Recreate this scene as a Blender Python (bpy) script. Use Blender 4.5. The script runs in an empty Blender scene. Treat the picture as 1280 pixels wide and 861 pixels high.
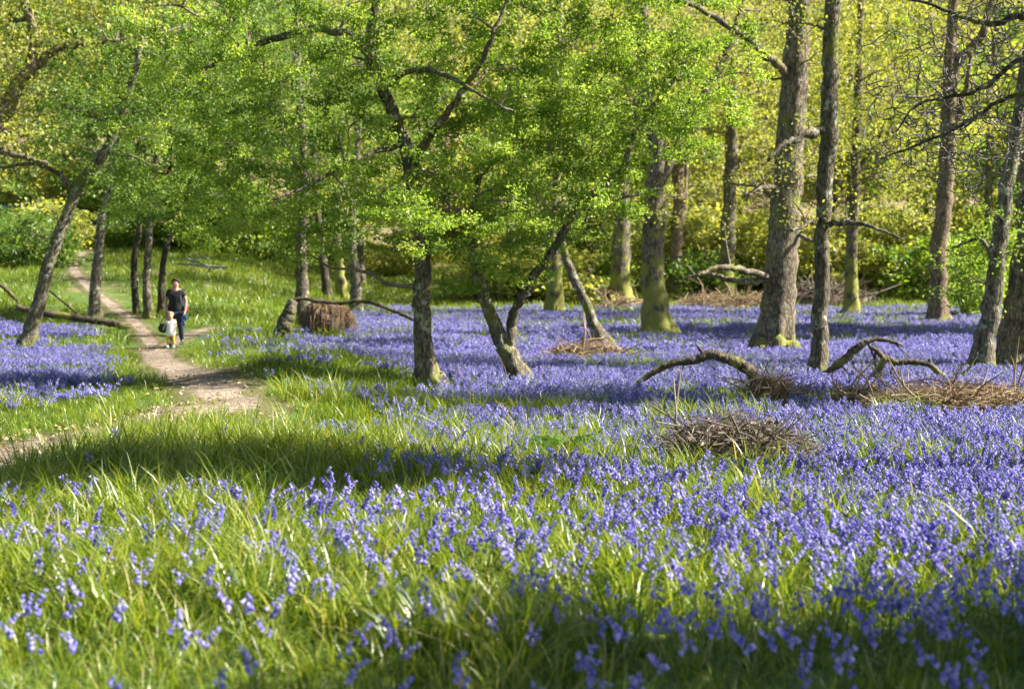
import bpy, math, numpy as np
from math import radians, pi
rng = np.random.default_rng(11)
S = bpy.context.scene
COL = S.collection
# ------------------------------------------------------------------ camera, world, sun, exposure
F, CX, CY, CAMH, PITCH = 2000.0, 640.0, 430.5, 1.25, math.atan(58.5/2000.0)
cam = bpy.data.cameras.new('camera'); camo = bpy.data.objects.new('camera', cam); COL.objects.link(camo)
camo.location = (0, 0, CAMH); camo.rotation_euler = (pi/2 - PITCH, 0, 0)
cam.sensor_width = 36; cam.lens = 36*F/1280; cam.clip_start = 0.1; cam.clip_end = 2000
cam.dof.use_dof = True; cam.dof.focus_distance = 13.5; cam.dof.aperture_fstop = 3.2
S.camera = camo
SUN_AZ, SUN_EL = radians(88), radians(40)          # azimuth clockwise from the view direction (+y)
W = bpy.data.worlds.new("World"); S.world = W; W.use_nodes = True
nt = W.node_tree; bg = nt.nodes['Background']
sky = nt.nodes.new('ShaderNodeTexSky'); sky.sky_type = 'NISHITA'; sky.sun_disc = False
sky.sun_elevation = SUN_EL; sky.sun_rotation = SUN_AZ
nt.links.new(sky.outputs[0], bg.inputs[0]); bg.inputs[1].default_value = 0.05
sl = bpy.data.lights.new('sun', 'SUN'); sl.energy = 5.0; sl.angle = radians(0.5); sl.color = (1, 0.95, 0.86)
so = bpy.data.objects.new('sun', sl); COL.objects.link(so)
so.rotation_euler = (pi/2 - SUN_EL, 0, -SUN_AZ + pi)
S.view_settings.view_transform = 'Standard'; S.view_settings.look = 'None'
S.view_settings.exposure = 2.0; S.view_settings.gamma = 1
cy = S.cycles
cy.use_denoising = True; cy.max_bounces = 6; cy.diffuse_bounces = 2; cy.glossy_bounces = 2
cy.transmission_bounces = 4; cy.transparent_max_bounces = 4; cy.caustics_reflective = False; cy.caustics_refractive = False
cy.sample_clamp_indirect = 6

# ------------------------------------------------------------------ helpers
def nrm(v): return v/np.maximum(np.linalg.norm(v, axis=-1, keepdims=True), 1e-9)
def sstep(a, b, x):
    t = np.clip((np.asarray(x, float)-a)/(b-a), 0, 1); return t*t*(3-2*t)
_tab = np.random.default_rng(5).random((256, 256))
def vnoise(x, y):
    x = np.asarray(x, float); y = np.asarray(y, float)
    xi = np.floor(x).astype(int); yi = np.floor(y).astype(int); fx = x-xi; fy = y-yi
    fx = fx*fx*(3-2*fx); fy = fy*fy*(3-2*fy)
    g = lambda i, j: _tab[i & 255, j & 255]
    return (g(xi, yi)*(1-fx)+g(xi+1, yi)*fx)*(1-fy)+(g(xi, yi+1)*(1-fx)+g(xi+1, yi+1)*fx)*fy
def fbm(x, y, o=4):
    s = 0; a = .5; t = 0
    for k in range(o):
        s = s+a*vnoise(x*2**k+17.3*k, y*2**k+9.1*k); t += a; a *= .5
    return s/t
# terrain: flat meadow, a bank rising behind the path, wooded hill beyond
def terrain(x, y):
    x = np.asarray(x, float); y = np.asarray(y, float)
    yl = np.interp(y, [-80, 38, 45, 65, 80, 110, 320], [0, 0, .35, 2.5, 4.2, 8.5, 96])
    yr = np.interp(y, [-80, 34, 52, 70, 80, 110, 320], [0, 0, .3, .9, 1.9, 5.2, 92])
    w = sstep(-.20, -.07, x/np.maximum(y, 10))
    z = yl*(1-w)+yr*w
    z = z+(fbm(x*.22+3, y*.22)-.5)*.22+(fbm(x*.9, y*.9+8)-.5)*.06
    z = z+sstep(60, 110, y)*(fbm(x*.06, y*.06)-.5)*2.5
    z = z+.32*np.exp(-(((x+3.3)/1.5)**2+((y-24.5)/6)**2))*1.0       # grassy bank right of the path
    for a, b, r, q, h in ((-2.9, 12.9, .6, .6, .13), (-3.15, 14.0, .7, .6, .14), (-3.0, 15.0, .7, .6, .18), (-2.6, 16.0, .8, .6, .20), (-1.9, 16.7, .8, .7, .16), (-1.6, 11.6, 1.5, 1.0, .10)):
        z = z+h*np.exp(-(((x-a)/r)**2+((y-b)/q)**2))      # low grassy ridge that hides the near bend of the path
    return z
def ray(px, py):
    vx = (px-CX)/F; vz = -(py-CY)/F
    d = np.array([vx, math.cos(PITCH)+vz*math.sin(PITCH), -math.sin(PITCH)+vz*math.cos(PITCH)])
    return d/d[1]
def P(px, py, d):
    r = ray(px, py); return np.array([r[0]*d, d, CAMH+r[2]*d])
def G(px, py):
    r = ray(px, py); d = np.concatenate([np.arange(3, 60, .05), np.arange(60, 300, .25)])
    f = CAMH+r[2]*d-terrain(r[0]*d, d)
    i = np.argmax(f < 0) if (f < 0).any() else -1
    q = d[i]; return np.array([r[0]*q, q, float(terrain(r[0]*q, q))])
def spline(pts, n):
    pts = np.asarray(pts, float); m = len(pts)
    if m < 3:
        t = np.linspace(0, 1, n)[:, None]; return pts[0]*(1-t)+pts[-1]*t
    e = np.vstack([2*pts[0]-pts[1], pts, 2*pts[-1]-pts[-2]])
    u = np.linspace(0, m-1-1e-6, n); i = u.astype(int); t = (u-i)[:, None]
    a, b, c, d = e[i], e[i+1], e[i+2], e[i+3]
    return .5*(2*b+(c-a)*t+(2*a-5*b+4*c-d)*t**2+(3*b-a-3*c+d)*t**3)

class MB:                       # collects geometry; build() links it as ONE mesh object
    def __init__(s): s.v = []; s.f = []; s.t = []; s.n = 0
    def add(s, v, faces, mat=0, tint=None):
        v = np.asarray(v, float)
        for q in (faces if isinstance(faces, list) else [faces]):
            q = np.asarray(q, int)
            if len(q): s.f.append((q+s.n, mat))
        s.v.append(v)
        s.t.append(np.full(len(v), .5) if tint is None else (np.full(len(v), float(tint)) if np.ndim(tint) == 0 else np.asarray(tint, float)))
        s.n += len(v); return s
    def mesh(s, name, mats, smooth=True):
        me = bpy.data.meshes.new(name)
        v = np.concatenate(s.v); me.vertices.add(len(v)); me.vertices.foreach_set('co', v.astype(np.float32).ravel())
        loops = np.concatenate([f.ravel() for f, _ in s.f]); tot = np.concatenate([np.full(len(f), f.shape[1]) for f, _ in s.f])
        st = np.concatenate([[0], np.cumsum(tot)[:-1]])
        me.loops.add(len(loops)); me.loops.foreach_set('vertex_index', loops.astype(np.int32))
        me.polygons.add(len(tot)); me.polygons.foreach_set('loop_start', st.astype(np.int32))
        me.polygons.foreach_set('material_index', np.concatenate([np.full(len(f), m) for f, m in s.f]).astype(np.int32))
        me.polygons.foreach_set('use_smooth', np.full(len(tot), smooth))
        a = me.attributes.new('tint', 'FLOAT', 'POINT'); a.data.foreach_set('value', np.concatenate(s.t).astype(np.float32))
        me.update(calc_edges=True); me.validate()
        for m in (mats if isinstance(mats, (list, tuple)) else [mats]): me.materials.append(m)
        return me
    def build(s, name, mats, parent=None, smooth=True, kind=None):
        o = bpy.data.objects.new(name, s.mesh(name, mats, smooth)); COL.objects.link(o)
        if parent is not None: o.parent = parent
        if kind: o['kind'] = kind
        return o
def tag(o, label=None, cat=None, group=None, kind=None):
    for k, v in (('label', label), ('category', cat), ('group', group), ('kind', kind)):
        if v: o[k] = v
    return o
def empty(name, loc, label, cat, group=None, rz=0):
    o = bpy.data.objects.new(name, None); COL.objects.link(o); o.location = tuple(loc); o.rotation_euler = (0, 0, rz)
    o.empty_display_size = .2
    return tag(o, label, cat, group)
def copy_tree(o, parent=None):
    c = o.copy(); COL.objects.link(c)
    if parent is not None: c.parent = parent
    for ch in list(o.children): copy_tree(ch, c)
    return c
def tube_geo(pts, rad, k=6, rough=0, flare=None, seed=0, cap=True):
    pts = np.asarray(pts, float); n = len(pts); rad = np.broadcast_to(np.asarray(rad, float), (n,))
    T = np.gradient(pts, axis=0); T = nrm(T)
    ref = np.array([1., 0, 0]) if abs(T[0, 0]) < .8 else np.array([0, 1., 0])
    N = np.zeros_like(T)
    for i in range(n):
        ref = ref-T[i]*ref.dot(T[i]); ref = ref/max(np.linalg.norm(ref), 1e-9); N[i] = ref
    B = np.cross(T, N); a = np.linspace(0, 2*pi, k, endpoint=False)
    R = np.repeat(rad[:, None], k, 1)
    if rough:
        L = np.concatenate([[0], np.cumsum(np.linalg.norm(np.diff(pts, axis=0), axis=1))])
        sc = max(rad.mean(), .02)
        R = R*(1+rough*2*(fbm(np.cos(a)[None]*1.3+seed*7.7+10, np.sin(a)[None]*1.3+L[:, None]/(sc*5)+seed)-.5))
        R = R*(1+rough*.8*(fbm(np.cos(a)[None]*4+seed*3+30, np.sin(a)[None]*4+L[:, None]/(sc*2)+9)-.5))
    if flare:
        h, amt, lob = flare
        zz = (pts[:, 2]-pts[0, 2])[:, None]
        R = R*(1+amt*np.exp(-np.maximum(zz-.15, 0)/h)*(.45+.55*np.cos(lob*a[None]+seed)+.25*np.cos((lob+2)*a[None]+2*seed)))
    v = pts[:, None, :]+R[..., None]*(np.cos(a)[None, :, None]*N[:, None]+np.sin(a)[None, :, None]*B[:, None])
    i = np.arange(n-1)[:, None]*k; j = np.arange(k)[None]; j2 = (j+1) % k
    q = np.stack([i+j, i+j2, i+k+j2, i+k+j], -1).reshape(-1, 4)
    v = v.reshape(-1, 3); fs = [q]
    if cap:
        v = np.vstack([v, pts[0], pts[-1]]); c0 = n*k
        jj = np.arange(k); j2 = (jj+1) % k
        fs.append(np.vstack([np.stack([np.full(k, c0), j2, jj], -1), np.stack([np.full(k, c0+1), (n-1)*k+jj, (n-1)*k+j2], -1)]))
    return v, fs
def blob_geo(c, r, nu=14, nv=9, rough=.15, seed=0, freq=1.6):
    u = np.linspace(0, 2*pi, nu, endpoint=False); w = np.linspace(-pi/2, pi/2, nv)
    U, V = np.meshgrid(u, w)
    d = np.stack([np.cos(V)*np.cos(U), np.cos(V)*np.sin(U), np.sin(V)], -1)
    m = 1+rough*2*(fbm(d[..., 0]*freq+seed*5.1+20, d[..., 1]*freq+d[..., 2]*freq*1.3+seed*2.3+20)-.5)
    v = np.asarray(c)+d*m[..., None]*np.asarray(r)
    i = np.arange(nv-1)[:, None]*nu; j = np.arange(nu)[None]; j2 = (j+1) % nu
    return v.reshape(-1, 3), np.stack([i+j, i+j2, i+nu+j2, i+nu+j], -1).reshape(-1, 4)
def leaf_geo(c, size, g, up=.5, asp=.62):
    n = len(c); size = np.broadcast_to(size, (n,))[:, None]
    nn = nrm(nrm(g.normal(size=(n, 3)))+np.array([.0, 0, up]))
    a = g.normal(size=(n, 3)); a = nrm(a-nn*(a*nn).sum(1, keepdims=True)); b = np.cross(nn, a)
    v = np.stack([c-a*size*.5, c+b*size*asp*.5+nn*size*.12-a*size*.05, c+a*size*.5-nn*size*.06, c-b*size*asp*.5+nn*size*.12-a*size*.05], 1).reshape(-1, 3)
    return v, np.arange(4*n).reshape(-1, 4)

# ------------------------------------------------------------------ materials
def newmat(name):
    m = bpy.data.materials.new(name); m.use_nodes = True; t = m.node_tree; t.nodes.clear()
    out = t.nodes.new('ShaderNodeOutputMaterial'); return m, t, out
def N(t, kind, **kw):
    n = t.nodes.new(kind)
    for k, v in kw.items():
        if k in n.inputs: 
            n.inputs[k].default_value = v
        else: setattr(n, k, v)
    return n
def ramp(t, src, stops):
    r = t.nodes.new('ShaderNodeValToRGB'); e = r.color_ramp.elements
    while len(e) < len(stops): e.new(.5)
    for q, (p, c) in zip(e, stops): q.position = p; q.color = (*c, 1) if len(c) == 3 else c
    t.links.new(src, r.inputs[0]); return r.outputs[0]
def mixc(t, fac, a, b, mode='MIX'):
    m = t.nodes.new('ShaderNodeMix'); m.data_type = 'RGBA'; m.blend_type = mode
    for i, s in ((0, fac), (6, a), (7, b)):
        if hasattr(s, 'is_linked'): t.links.new(s, m.inputs[i])
        else: m.inputs[i].default_value = s if i == 0 else ((*s, 1) if len(s) == 3 else s)
    return m.outputs[2]
def leaf_mat(name, stops, trans, tcol=(1, 1, .6), rough=.45, spec=.35, rnd=.0):
    m, t, out = newmat(name)
    at = N(t, 'ShaderNodeAttribute', attribute_name='tint'); fac = at.outputs['Fac']
    if rnd:
        oi = N(t, 'ShaderNodeObjectInfo'); mm = N(t, 'ShaderNodeMath', operation='MULTIPLY_ADD')
        t.links.new(oi.outputs['Random'], mm.inputs[0]); mm.inputs[1].default_value = rnd; t.links.new(fac, mm.inputs[2])
        m2 = N(t, 'ShaderNodeMath', operation='SUBTRACT'); t.links.new(mm.outputs[0], m2.inputs[0]); m2.inputs[1].default_value = rnd/2
        m2.use_clamp = True; fac = m2.outputs[0]
    c = ramp(t, fac, stops)
    p = N(t, 'ShaderNodeBsdfPrincipled', Roughness=rough); p.inputs['Specular IOR Level'].default_value = spec
    tr = N(t, 'ShaderNodeBsdfTranslucent'); ms = N(t, 'ShaderNodeMixShader'); ms.inputs[0].default_value = trans
    t.links.new(c, p.inputs['Base Color']); t.links.new(mixc(t, 1.0, c, tcol, 'MULTIPLY'), tr.inputs[0])
    t.links.new(p.outputs[0], ms.inputs[1]); t.links.new(tr.outputs[0], ms.inputs[2]); t.links.new(ms.outputs[0], out.inputs[0])
    return m
def bark_mat(name, dark, light, moss_h=.8, moss=.5, lichen=.3, mosscol=(.17, .18, .025), scale=1.0, bump=.35):
    m, t, out = newmat(name)
    tc = N(t, 'ShaderNodeTexCoord'); mp = N(t, 'ShaderNodeMapping'); mp.inputs['Scale'].default_value = (9*scale, 9*scale, 2.2*scale)
    t.links.new(tc.outputs['Object'], mp.inputs[0])
    vo = N(t, 'ShaderNodeTexVoronoi', feature='DISTANCE_TO_EDGE', Scale=2.6); n1 = N(t, 'ShaderNodeTexNoise', Scale=1.3, Detail=6., Roughness=.65)
    nd = N(t, 'ShaderNodeTexNoise', Scale=3., Detail=3.)
    t.links.new(mp.outputs[0], nd.inputs[0]); 
    dis = mixc(t, .25, mp.outputs[0], nd.outputs['Color'])
    t.links.new(dis, vo.inputs[0]); t.links.new(mp.outputs[0], n1.inputs[0])
    base = mixc(t, ramp(t, n1.outputs[0], [(.35, (0, 0, 0)), (.65, (1, 1, 1))]), dark, light)
    crack = ramp(t, vo.outputs[0], [(.0, (.12, .12, .12)), (.22, (1, 1, 1))])
    nl = N(t, 'ShaderNodeTexNoise', Scale=.9, Detail=3.); t.links.new(tc.outputs['Object'], nl.inputs[0])
    base = mixc(t, .75, base, crack, 'MULTIPLY'); base = mixc(t, .6, base, ramp(t, nl.outputs[0], [(.35, (.55, .52, .5)), (.65, (1.15, 1.12, 1.05))]), 'MULTIPLY')
    n2 = N(t, 'ShaderNodeTexNoise', Scale=6., Detail=5., Roughness=.7); t.links.new(tc.outputs['Object'], n2.inputs[0])
    if lichen:
        base = mixc(t, ramp(t, n2.outputs[0], [(.56, (0, 0, 0)), (.64, (lichen,)*3)]), base, (.38, .39, .30))
    sx = N(t, 'ShaderNodeSeparateXYZ'); t.links.new(tc.outputs['Object'], sx.inputs[0])
    n3 = N(t, 'ShaderNodeTexNoise', Scale=3.2, Detail=8., Roughness=.72); t.links.new(tc.outputs['Object'], n3.inputs[0])
    mr = N(t, 'ShaderNodeMapRange'); mr.inputs['From Min'].default_value = 0; mr.inputs['From Max'].default_value = moss_h
    mr.inputs['To Min'].default_value = moss; mr.inputs['To Max'].default_value = moss*.12-.1
    t.links.new(sx.outputs[2], mr.inputs[0])
    ad = N(t, 'ShaderNodeMath', operation='ADD'); t.links.new(mr.outputs[0], ad.inputs[0])
    pz = N(t, 'ShaderNodeTexNoise', Scale=1.7, Detail=2.); t.links.new(tc.outputs['Object'], pz.inputs[0])
    pm_ = N(t, 'ShaderNodeMath', operation='MULTIPLY_ADD'); t.links.new(pz.outputs[0], pm_.inputs[0]); pm_.inputs[1].default_value = 2.0; t.links.new(n3.outputs[0], pm_.inputs[2])
    ps = N(t, 'ShaderNodeMath', operation='SUBTRACT'); t.links.new(pm_.outputs[0], ps.inputs[0]); ps.inputs[1].default_value = 1.02
    t.links.new(ps.outputs[0], ad.inputs[1])
    base = mixc(t, ramp(t, ad.outputs[0], [(.58, (0, 0, 0)), (.84, (.85, .85, .85))]), base, mixc(t, n2.outputs[0], mosscol, tuple(q*.7 for q in mosscol)))
    p = N(t, 'ShaderNodeBsdfPrincipled', Roughness=.85); p.inputs['Specular IOR Level'].default_value = .2
    t.links.new(base, p.inputs['Base Color'])
    hb = N(t, 'ShaderNodeMath', operation='ADD'); t.links.new(n1.outputs[0], hb.inputs[0]); t.links.new(crack, hb.inputs[1])
    bp = N(t, 'ShaderNodeBump', Strength=bump, Distance=.035); t.links.new(hb.outputs[0], bp.inputs['Height']); t.links.new(bp.outputs[0], p.inputs['Normal'])
    t.links.new(p.outputs[0], out.inputs[0]); return m
def simple(name, col, rough=.7, col2=None, scale=8., spec=.3, bump=0):
    m, t, out = newmat(name); p = N(t, 'ShaderNodeBsdfPrincipled', Roughness=rough); p.inputs['Specular IOR Level'].default_value = spec
    tc = N(t, 'ShaderNodeTexCoord'); n = N(t, 'ShaderNodeTexNoise', Scale=scale, Detail=5., Roughness=.65); t.links.new(tc.outputs['Object'], n.inputs[0])
    c2 = col2 or tuple(x*.75 for x in col)
    t.links.new(ramp(t, n.outputs[0], [(.35, c2), (.65, col)]), p.inputs['Base Color'])
    if bump:
        b = N(t, 'ShaderNodeBump', Strength=bump, Distance=.02); t.links.new(n.outputs[0], b.inputs['Height']); t.links.new(b.outputs[0], p.inputs['Normal'])
    t.links.new(p.outputs[0], out.inputs[0]); return m
M = {}
M['leaf_green'] = leaf_mat('leaf_green', [(0, (.08, .145, .022)), (.5, (.22, .32, .045)), (1, (.43, .52, .12))], .56, (1.3, 1.3, .6))
M['leaf_deep'] = leaf_mat('leaf_deep', [(0, (.05, .10, .022)), (.5, (.13, .21, .04)), (1, (.25, .33, .08))], .45, (1.2, 1.3, .5))  # deep green; on the left crowns its dark tone stands in for shade
M['leaf_yellow'] = leaf_mat('leaf_yellow', [(0, (.16, .19, .04)), (.5, (.33, .355, .085)), (1, (.50, .49, .18))], .5, (1.25, 1.2, .45))
M['leaf_tan'] = leaf_mat('leaf_tan', [(0, (.22, .17, .08)), (.5, (.30, .26, .12)), (1, (.42, .37, .20))], .4, (1.1, 1.0, .5))
M['blade'] = leaf_mat('blade', [(0, (.055, .11, .012)), (.45, (.165, .225, .018)), (.85, (.31, .345, .035)), (.93, (.24, .28, .06)), (1, (.42, .36, .17))], .42, (1.3, 1.3, .5), .36, .5, rnd=.3)
M['bell'] = leaf_mat('bell', [(0, (.11, .09, .39)), (.5, (.23, .20, .56)), (1, (.45, .41, .74))], .38, (1.05, 1., 1.1), .5, .3, rnd=.6)
M['stalk'] = leaf_mat('stalk', [(0, (.05, .10, .03)), (1, (.12, .18, .05))], .2)
M['fern'] = leaf_mat('fern', [(0, (.03, .08, .012)), (1, (.075, .15, .025))], .3, (1.2, 1.2, .5))
M['dry'] = leaf_mat('dry', [(0, (.16, .10, .05)), (.5, (.30, .21, .12)), (1, (.48, .38, .25))], .15, (1, .9, .7), .8, .15)
M['drydark'] = leaf_mat('drydark', [(0, (.07, .05, .038)), (.5, (.15, .115, .085)), (1, (.32, .27, .21))], .1, (1, .9, .7), .8, .15)
M['bark_oak'] = bark_mat('bark_oak', (.095, .074, .05), (.33, .27, .19), 1.0, .38, .3)
M['bark_mossy'] = bark_mat('bark_mossy', (.085, .068, .046), (.28, .23, .16), 2.5, .74, .35, (.26, .26, .05))
M['bark_birch'] = bark_mat('bark_birch', (.055, .045, .03), (.31, .27, .20), .5, .3, .75, scale=1.4)
M['bark_dark'] = bark_mat('bark_dark', (.035, .026, .02), (.13, .10, .075), .6, .3, .35, scale=1.3)
M['bark_haw'] = bark_mat('bark_haw', (.06, .048, .034), (.25, .21, .145), 1.0, .34, .75, (.17, .18, .035), scale=1.5)
M['bark_red'] = bark_mat('bark_red', (.12, .08, .055), (.38, .27, .185), .7, .3, .2)
M['twig'] = simple('twig', (.24, .185, .13), .8, (.08, .06, .04), 30)
M['twig_bare'] = simple('twig_bare', (.20, .17, .14), .7, (.04, .032, .026), 6)
M['twig_pale'] = simple('twig_pale', (.34, .31, .27), .8, (.08, .065, .055), 7)
M['deadwood'] = bark_mat('deadwood', (.05, .036, .024), (.17, .135, .09), .9, .22, .2, (.22, .21, .05), scale=1.6)
M['soil'] = simple('soil', (.14, .10, .07), .9, (.07, .05, .035), 9, bump=.5)
M['skin'] = simple('skin', (.46, .28, .20), .55, (.41, .24, .17), 12)

def ground_mat():
    m, t, out = newmat('ground'); tc = N(t, 'ShaderNodeTexCoord')
    n1 = N(t, 'ShaderNodeTexNoise', Scale=.35, Detail=6., Roughness=.6); n2 = N(t, 'ShaderNodeTexNoise', Scale=9., Detail=6., Roughness=.7)
    for n in (n1, n2): t.links.new(tc.outputs['Object'], n.inputs[0])
    green = ramp(t, n2.outputs[0], [(.3, (.035, .06, .012)), (.5, (.075, .12, .02)), (.72, (.13, .16, .035))])
    tan = ramp(t, n2.outputs[0], [(.3, (.14, .095, .055)), (.7, (.33, .26, .15))])
    sx = N(t, 'ShaderNodeSeparateXYZ'); t.links.new(tc.outputs['Object'], sx.inputs[0])
    mr = N(t, 'ShaderNodeMapRange'); mr.inputs['From Min'].default_value = 45; mr.inputs['From Max'].default_value = 115
    mr.inputs['To Min'].default_value = -.12; mr.inputs['To Max'].default_value = .12; t.links.new(sx.outputs[1], mr.inputs[0])
    ad = N(t, 'ShaderNodeMath', operation='ADD'); t.links.new(mr.outputs[0], ad.inputs[0]); t.links.new(n1.outputs[0], ad.inputs[1])
    c = mixc(t, ramp(t, ad.outputs[0], [(.46, (0, 0, 0)), (.62, (1, 1, 1))]), green, tan)
    p = N(t, 'ShaderNodeBsdfPrincipled', Roughness=.9); p.inputs['Specular IOR Level'].default_value = .15
    t.links.new(c, p.inputs['Base Color'])
    b = N(t, 'ShaderNodeBump', Strength=.6, Distance=.05); t.links.new(n2.outputs[0], b.inputs['Height']); t.links.new(b.outputs[0], p.inputs['Normal'])
    t.links.new(p.outputs[0], out.inputs[0]); return m
def path_mat():
    m, t, out = newmat('path_earth'); tc = N(t, 'ShaderNodeTexCoord')
    n1 = N(t, 'ShaderNodeTexNoise', Scale=1.1, Detail=6., Roughness=.65); n2 = N(t, 'ShaderNodeTexNoise', Scale=22., Detail=6., Roughness=.7)
    for n in (n1, n2): t.links.new(tc.outputs['Object'], n.inputs[0])
    a = ramp(t, n1.outputs[0], [(.32, (.17, .128, .09)), (.5, (.33, .26, .195)), (.68, (.44, .36, .28))])
    b = ramp(t, n2.outputs[0], [(.36, (.25, .22, .2)), (.56, (1, 1, 1))])
    p = N(t, 'ShaderNodeBsdfPrincipled', Roughness=.95); p.inputs['Specular IOR Level'].default_value = .1
    at = N(t, 'ShaderNodeAttribute', attribute_name='tint'); ad = N(t, 'ShaderNodeMath', operation='ADD'); t.links.new(at.outputs['Fac'], ad.inputs[0]); t.links.new(n1.outputs[0], ad.inputs[1])
    wear = ramp(t, ad.outputs[0], [(.85, (0, 0, 0)), (1., (.9, .9, .9))]); c = mixc(t, wear, mixc(t, .7, a, b, 'MULTIPLY'), mixc(t, n2.outputs[0], (.06, .07, .02), (.17, .17, .06)))
    t.links.new(c, p.inputs['Base Color'])
    bu = N(t, 'ShaderNodeBump', Strength=1., Distance=.06); t.links.new(n2.outputs[0], bu.inputs['Height']); t.links.new(bu.outputs[0], p.inputs['Normal'])
    t.links.new(p.outputs[0], out.inputs[0]); return m

# ------------------------------------------------------------------ the ground and the path
def axis(lo, hi, c, n, k):
    u = np.linspace(np.arcsinh((lo-c)/k), np.arcsinh((hi-c)/k), n); return np.sinh(u)*k+c
gx = axis(-260, 260, -1, 260, 9); gy = axis(-70, 320, 14, 300, 16)
X, Y = np.meshgrid(gx, gy); Z = terrain(X, Y)
nx, ny = len(gx), len(gy); ii = np.arange(ny-1)[:, None]*nx; jj = np.arange(nx-1)[None]
gq = np.stack([ii+jj, ii+jj+1, ii+nx+jj+1, ii+nx+jj], -1).reshape(-1, 4)
tag(MB().add(np.stack([X, Y, Z], -1).reshape(-1, 3), gq).build('ground', ground_mat()), 'woodland floor rising to a wooded slope behind the meadow', kind='structure')

PATH = [G(*p)[:2] for p in ((75, 554), (150, 538), (228, 518), (282, 501), (270, 489), (243, 474), (214, 459), (196, 447), (196, 437))]
PATH = [np.array([-4.6, 3.0]), np.array([-4.2, 8.0]), np.array([-3.95, 10.5]), np.array([-3.85, 12.2])]+PATH
UP = [G(*p)[:2] for p in ((196, 436), (185, 424), (176, 412), (160, 396), (132, 376), (104, 352), (92, 335), (104, 318), (130, 308))]
SIDE = [G(*p)[:2] for p in ((205, 434), (232, 421), (252, 414), (268, 410))]
STRIP_T = []        # 0 on the trodden middle, 1 at the grassy edge
def strip(pts, width, n, lift):
    c = spline(np.array(pts), n); T = nrm(np.gradient(c, axis=0)); Nn = np.stack([-T[:, 1], T[:, 0]], 1)
    k = 9; s = np.linspace(-1, 1, k)
    L = np.arange(n)*.35
    wl = width*(.8+.4*fbm(L, L*0+3)); wr = width*(.8+.4*fbm(L, L*0+9))
    w = np.where(s[None] < 0, wl[:, None], wr[:, None])*.5
    xy = c[:, None]+Nn[:, None]*(s[None]*w)[..., None]
    z = terrain(xy[..., 0], xy[..., 1])+lift-.05*np.abs(s)[None]**4-.03*(1-s[None]**2)+.05*(fbm(xy[..., 0]*2.5, xy[..., 1]*1.6)-.5)
    v = np.concatenate([xy, z[..., None]], -1).reshape(-1, 3)
    i = np.arange(n-1)[:, None]*k; j = np.arange(k-1)[None]
    STRIP_T.append(np.tile(np.abs(s), n))
    return v, np.stack([i+j+1, i+j, i+k+j, i+k+j+1], -1).reshape(-1, 4), c
pm = path_mat(); pb = MB(); v, q, c1 = strip(PATH, 1.45, 140, .045); pb.add(v, q, 0, STRIP_T[-1])
pb.build('path', pm); v, q, c2 = strip(UP, .8, 120, .05); tag(bpy.data.objects['path'], 'trodden earth footpath winding through the bluebells', kind='structure')
o = MB().add(v, q, 0, STRIP_T[-1]).build('path', pm); tag(o, 'trodden earth footpath climbing the bank behind the walkers', kind='structure')
v, q, c3 = strip(SIDE, .8, 60, .055); o = MB().add(v, q, 0, STRIP_T[-1]).build('path', pm); tag(o, 'earth side track running right behind the walkers', kind='structure')
PC = np.vstack([c1, c2, c3])
def path_dist(x, y):
    out = np.full(len(x), 9.)
    for i in range(0, len(x), 20000):
        s = slice(i, i+20000)
        out[s] = np.sqrt(((x[s, None]-PC[None, :, 0])**2+(y[s, None]-PC[None, :, 1])**2).min(1))
    return out

# ------------------------------------------------------------------ trees
def branch_line(p, t, g, n, sag=.12, wig=.10):
    L = np.linalg.norm(t-p); mid = (p+t)/2+np.array([0, 0, sag*L])+g.normal(size=3)*wig*L
    u = np.linspace(0, 1, n)[:, None]
    q = p*(1-u)**2+2*mid*u*(1-u)+t*u**2
    q[1:-1] += g.normal(size=(n-2, 3))*wig*.22*L
    return q
class Skel:
    def __init__(s): s.p = np.zeros((0, 3)); s.r = np.zeros(0)
    def add(s, p, r): s.p = np.vstack([s.p, p]); s.r = np.concatenate([s.r, np.broadcast_to(r, (len(p),))])
def in_ell(c, r, n, g, shell=.0):
    d = g.normal(size=(n, 3))*.55; m = np.linalg.norm(d, axis=1); d *= (np.minimum(m, 1.35)/np.maximum(m, 1e-6))[:, None]
    return np.asarray(c)+d*np.asarray(r)
def grow(sk, ells, g, counts, rmax=.09, tips=.004, sag=.1, wig=.1, down=.7, k=4):
    """sub-limbs, then twigs, reach from the skeleton into the ellipsoids of the crown"""
    mb = MB(); lines = []
    vol = np.array([np.prod(e[1]) for e in ells]); share = vol**.75/np.sum(vol**.75)
    for lev, cnt in enumerate(counts):
        new = []
        for e, sh in zip(ells, share):
            for t in in_ell(e[0], e[1], max(1, int(round(cnt*sh))), g, .25 if lev else .1):
                dv = t-sk.p; L = np.linalg.norm(dv, axis=1)
                cost = L+down*np.maximum(0, -dv[:, 2])+.25*g.random(len(L))*L
                if lev == 0: cost = cost-4.*sk.r
                i = int(np.argmin(cost)); L = L[i]
                if L < .08: continue
                n = (9, 7, 5)[min(lev, 2)]
                q = branch_line(sk.p[i], t, g, n, sag, wig)
                r0 = min(sk.r[i]*.65, rmax*(.55, .3, .16)[min(lev, 2)], .012+.02*L)
                r = np.linspace(max(r0, tips*1.5), tips, n)
                mb.add(*tube_geo(q, r, k if lev else k+2, cap=False))
                sk.add(q[1:], r[1:])
                if lev: new.append(q)
        if lev: lines += new
    return mb, lines
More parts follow.
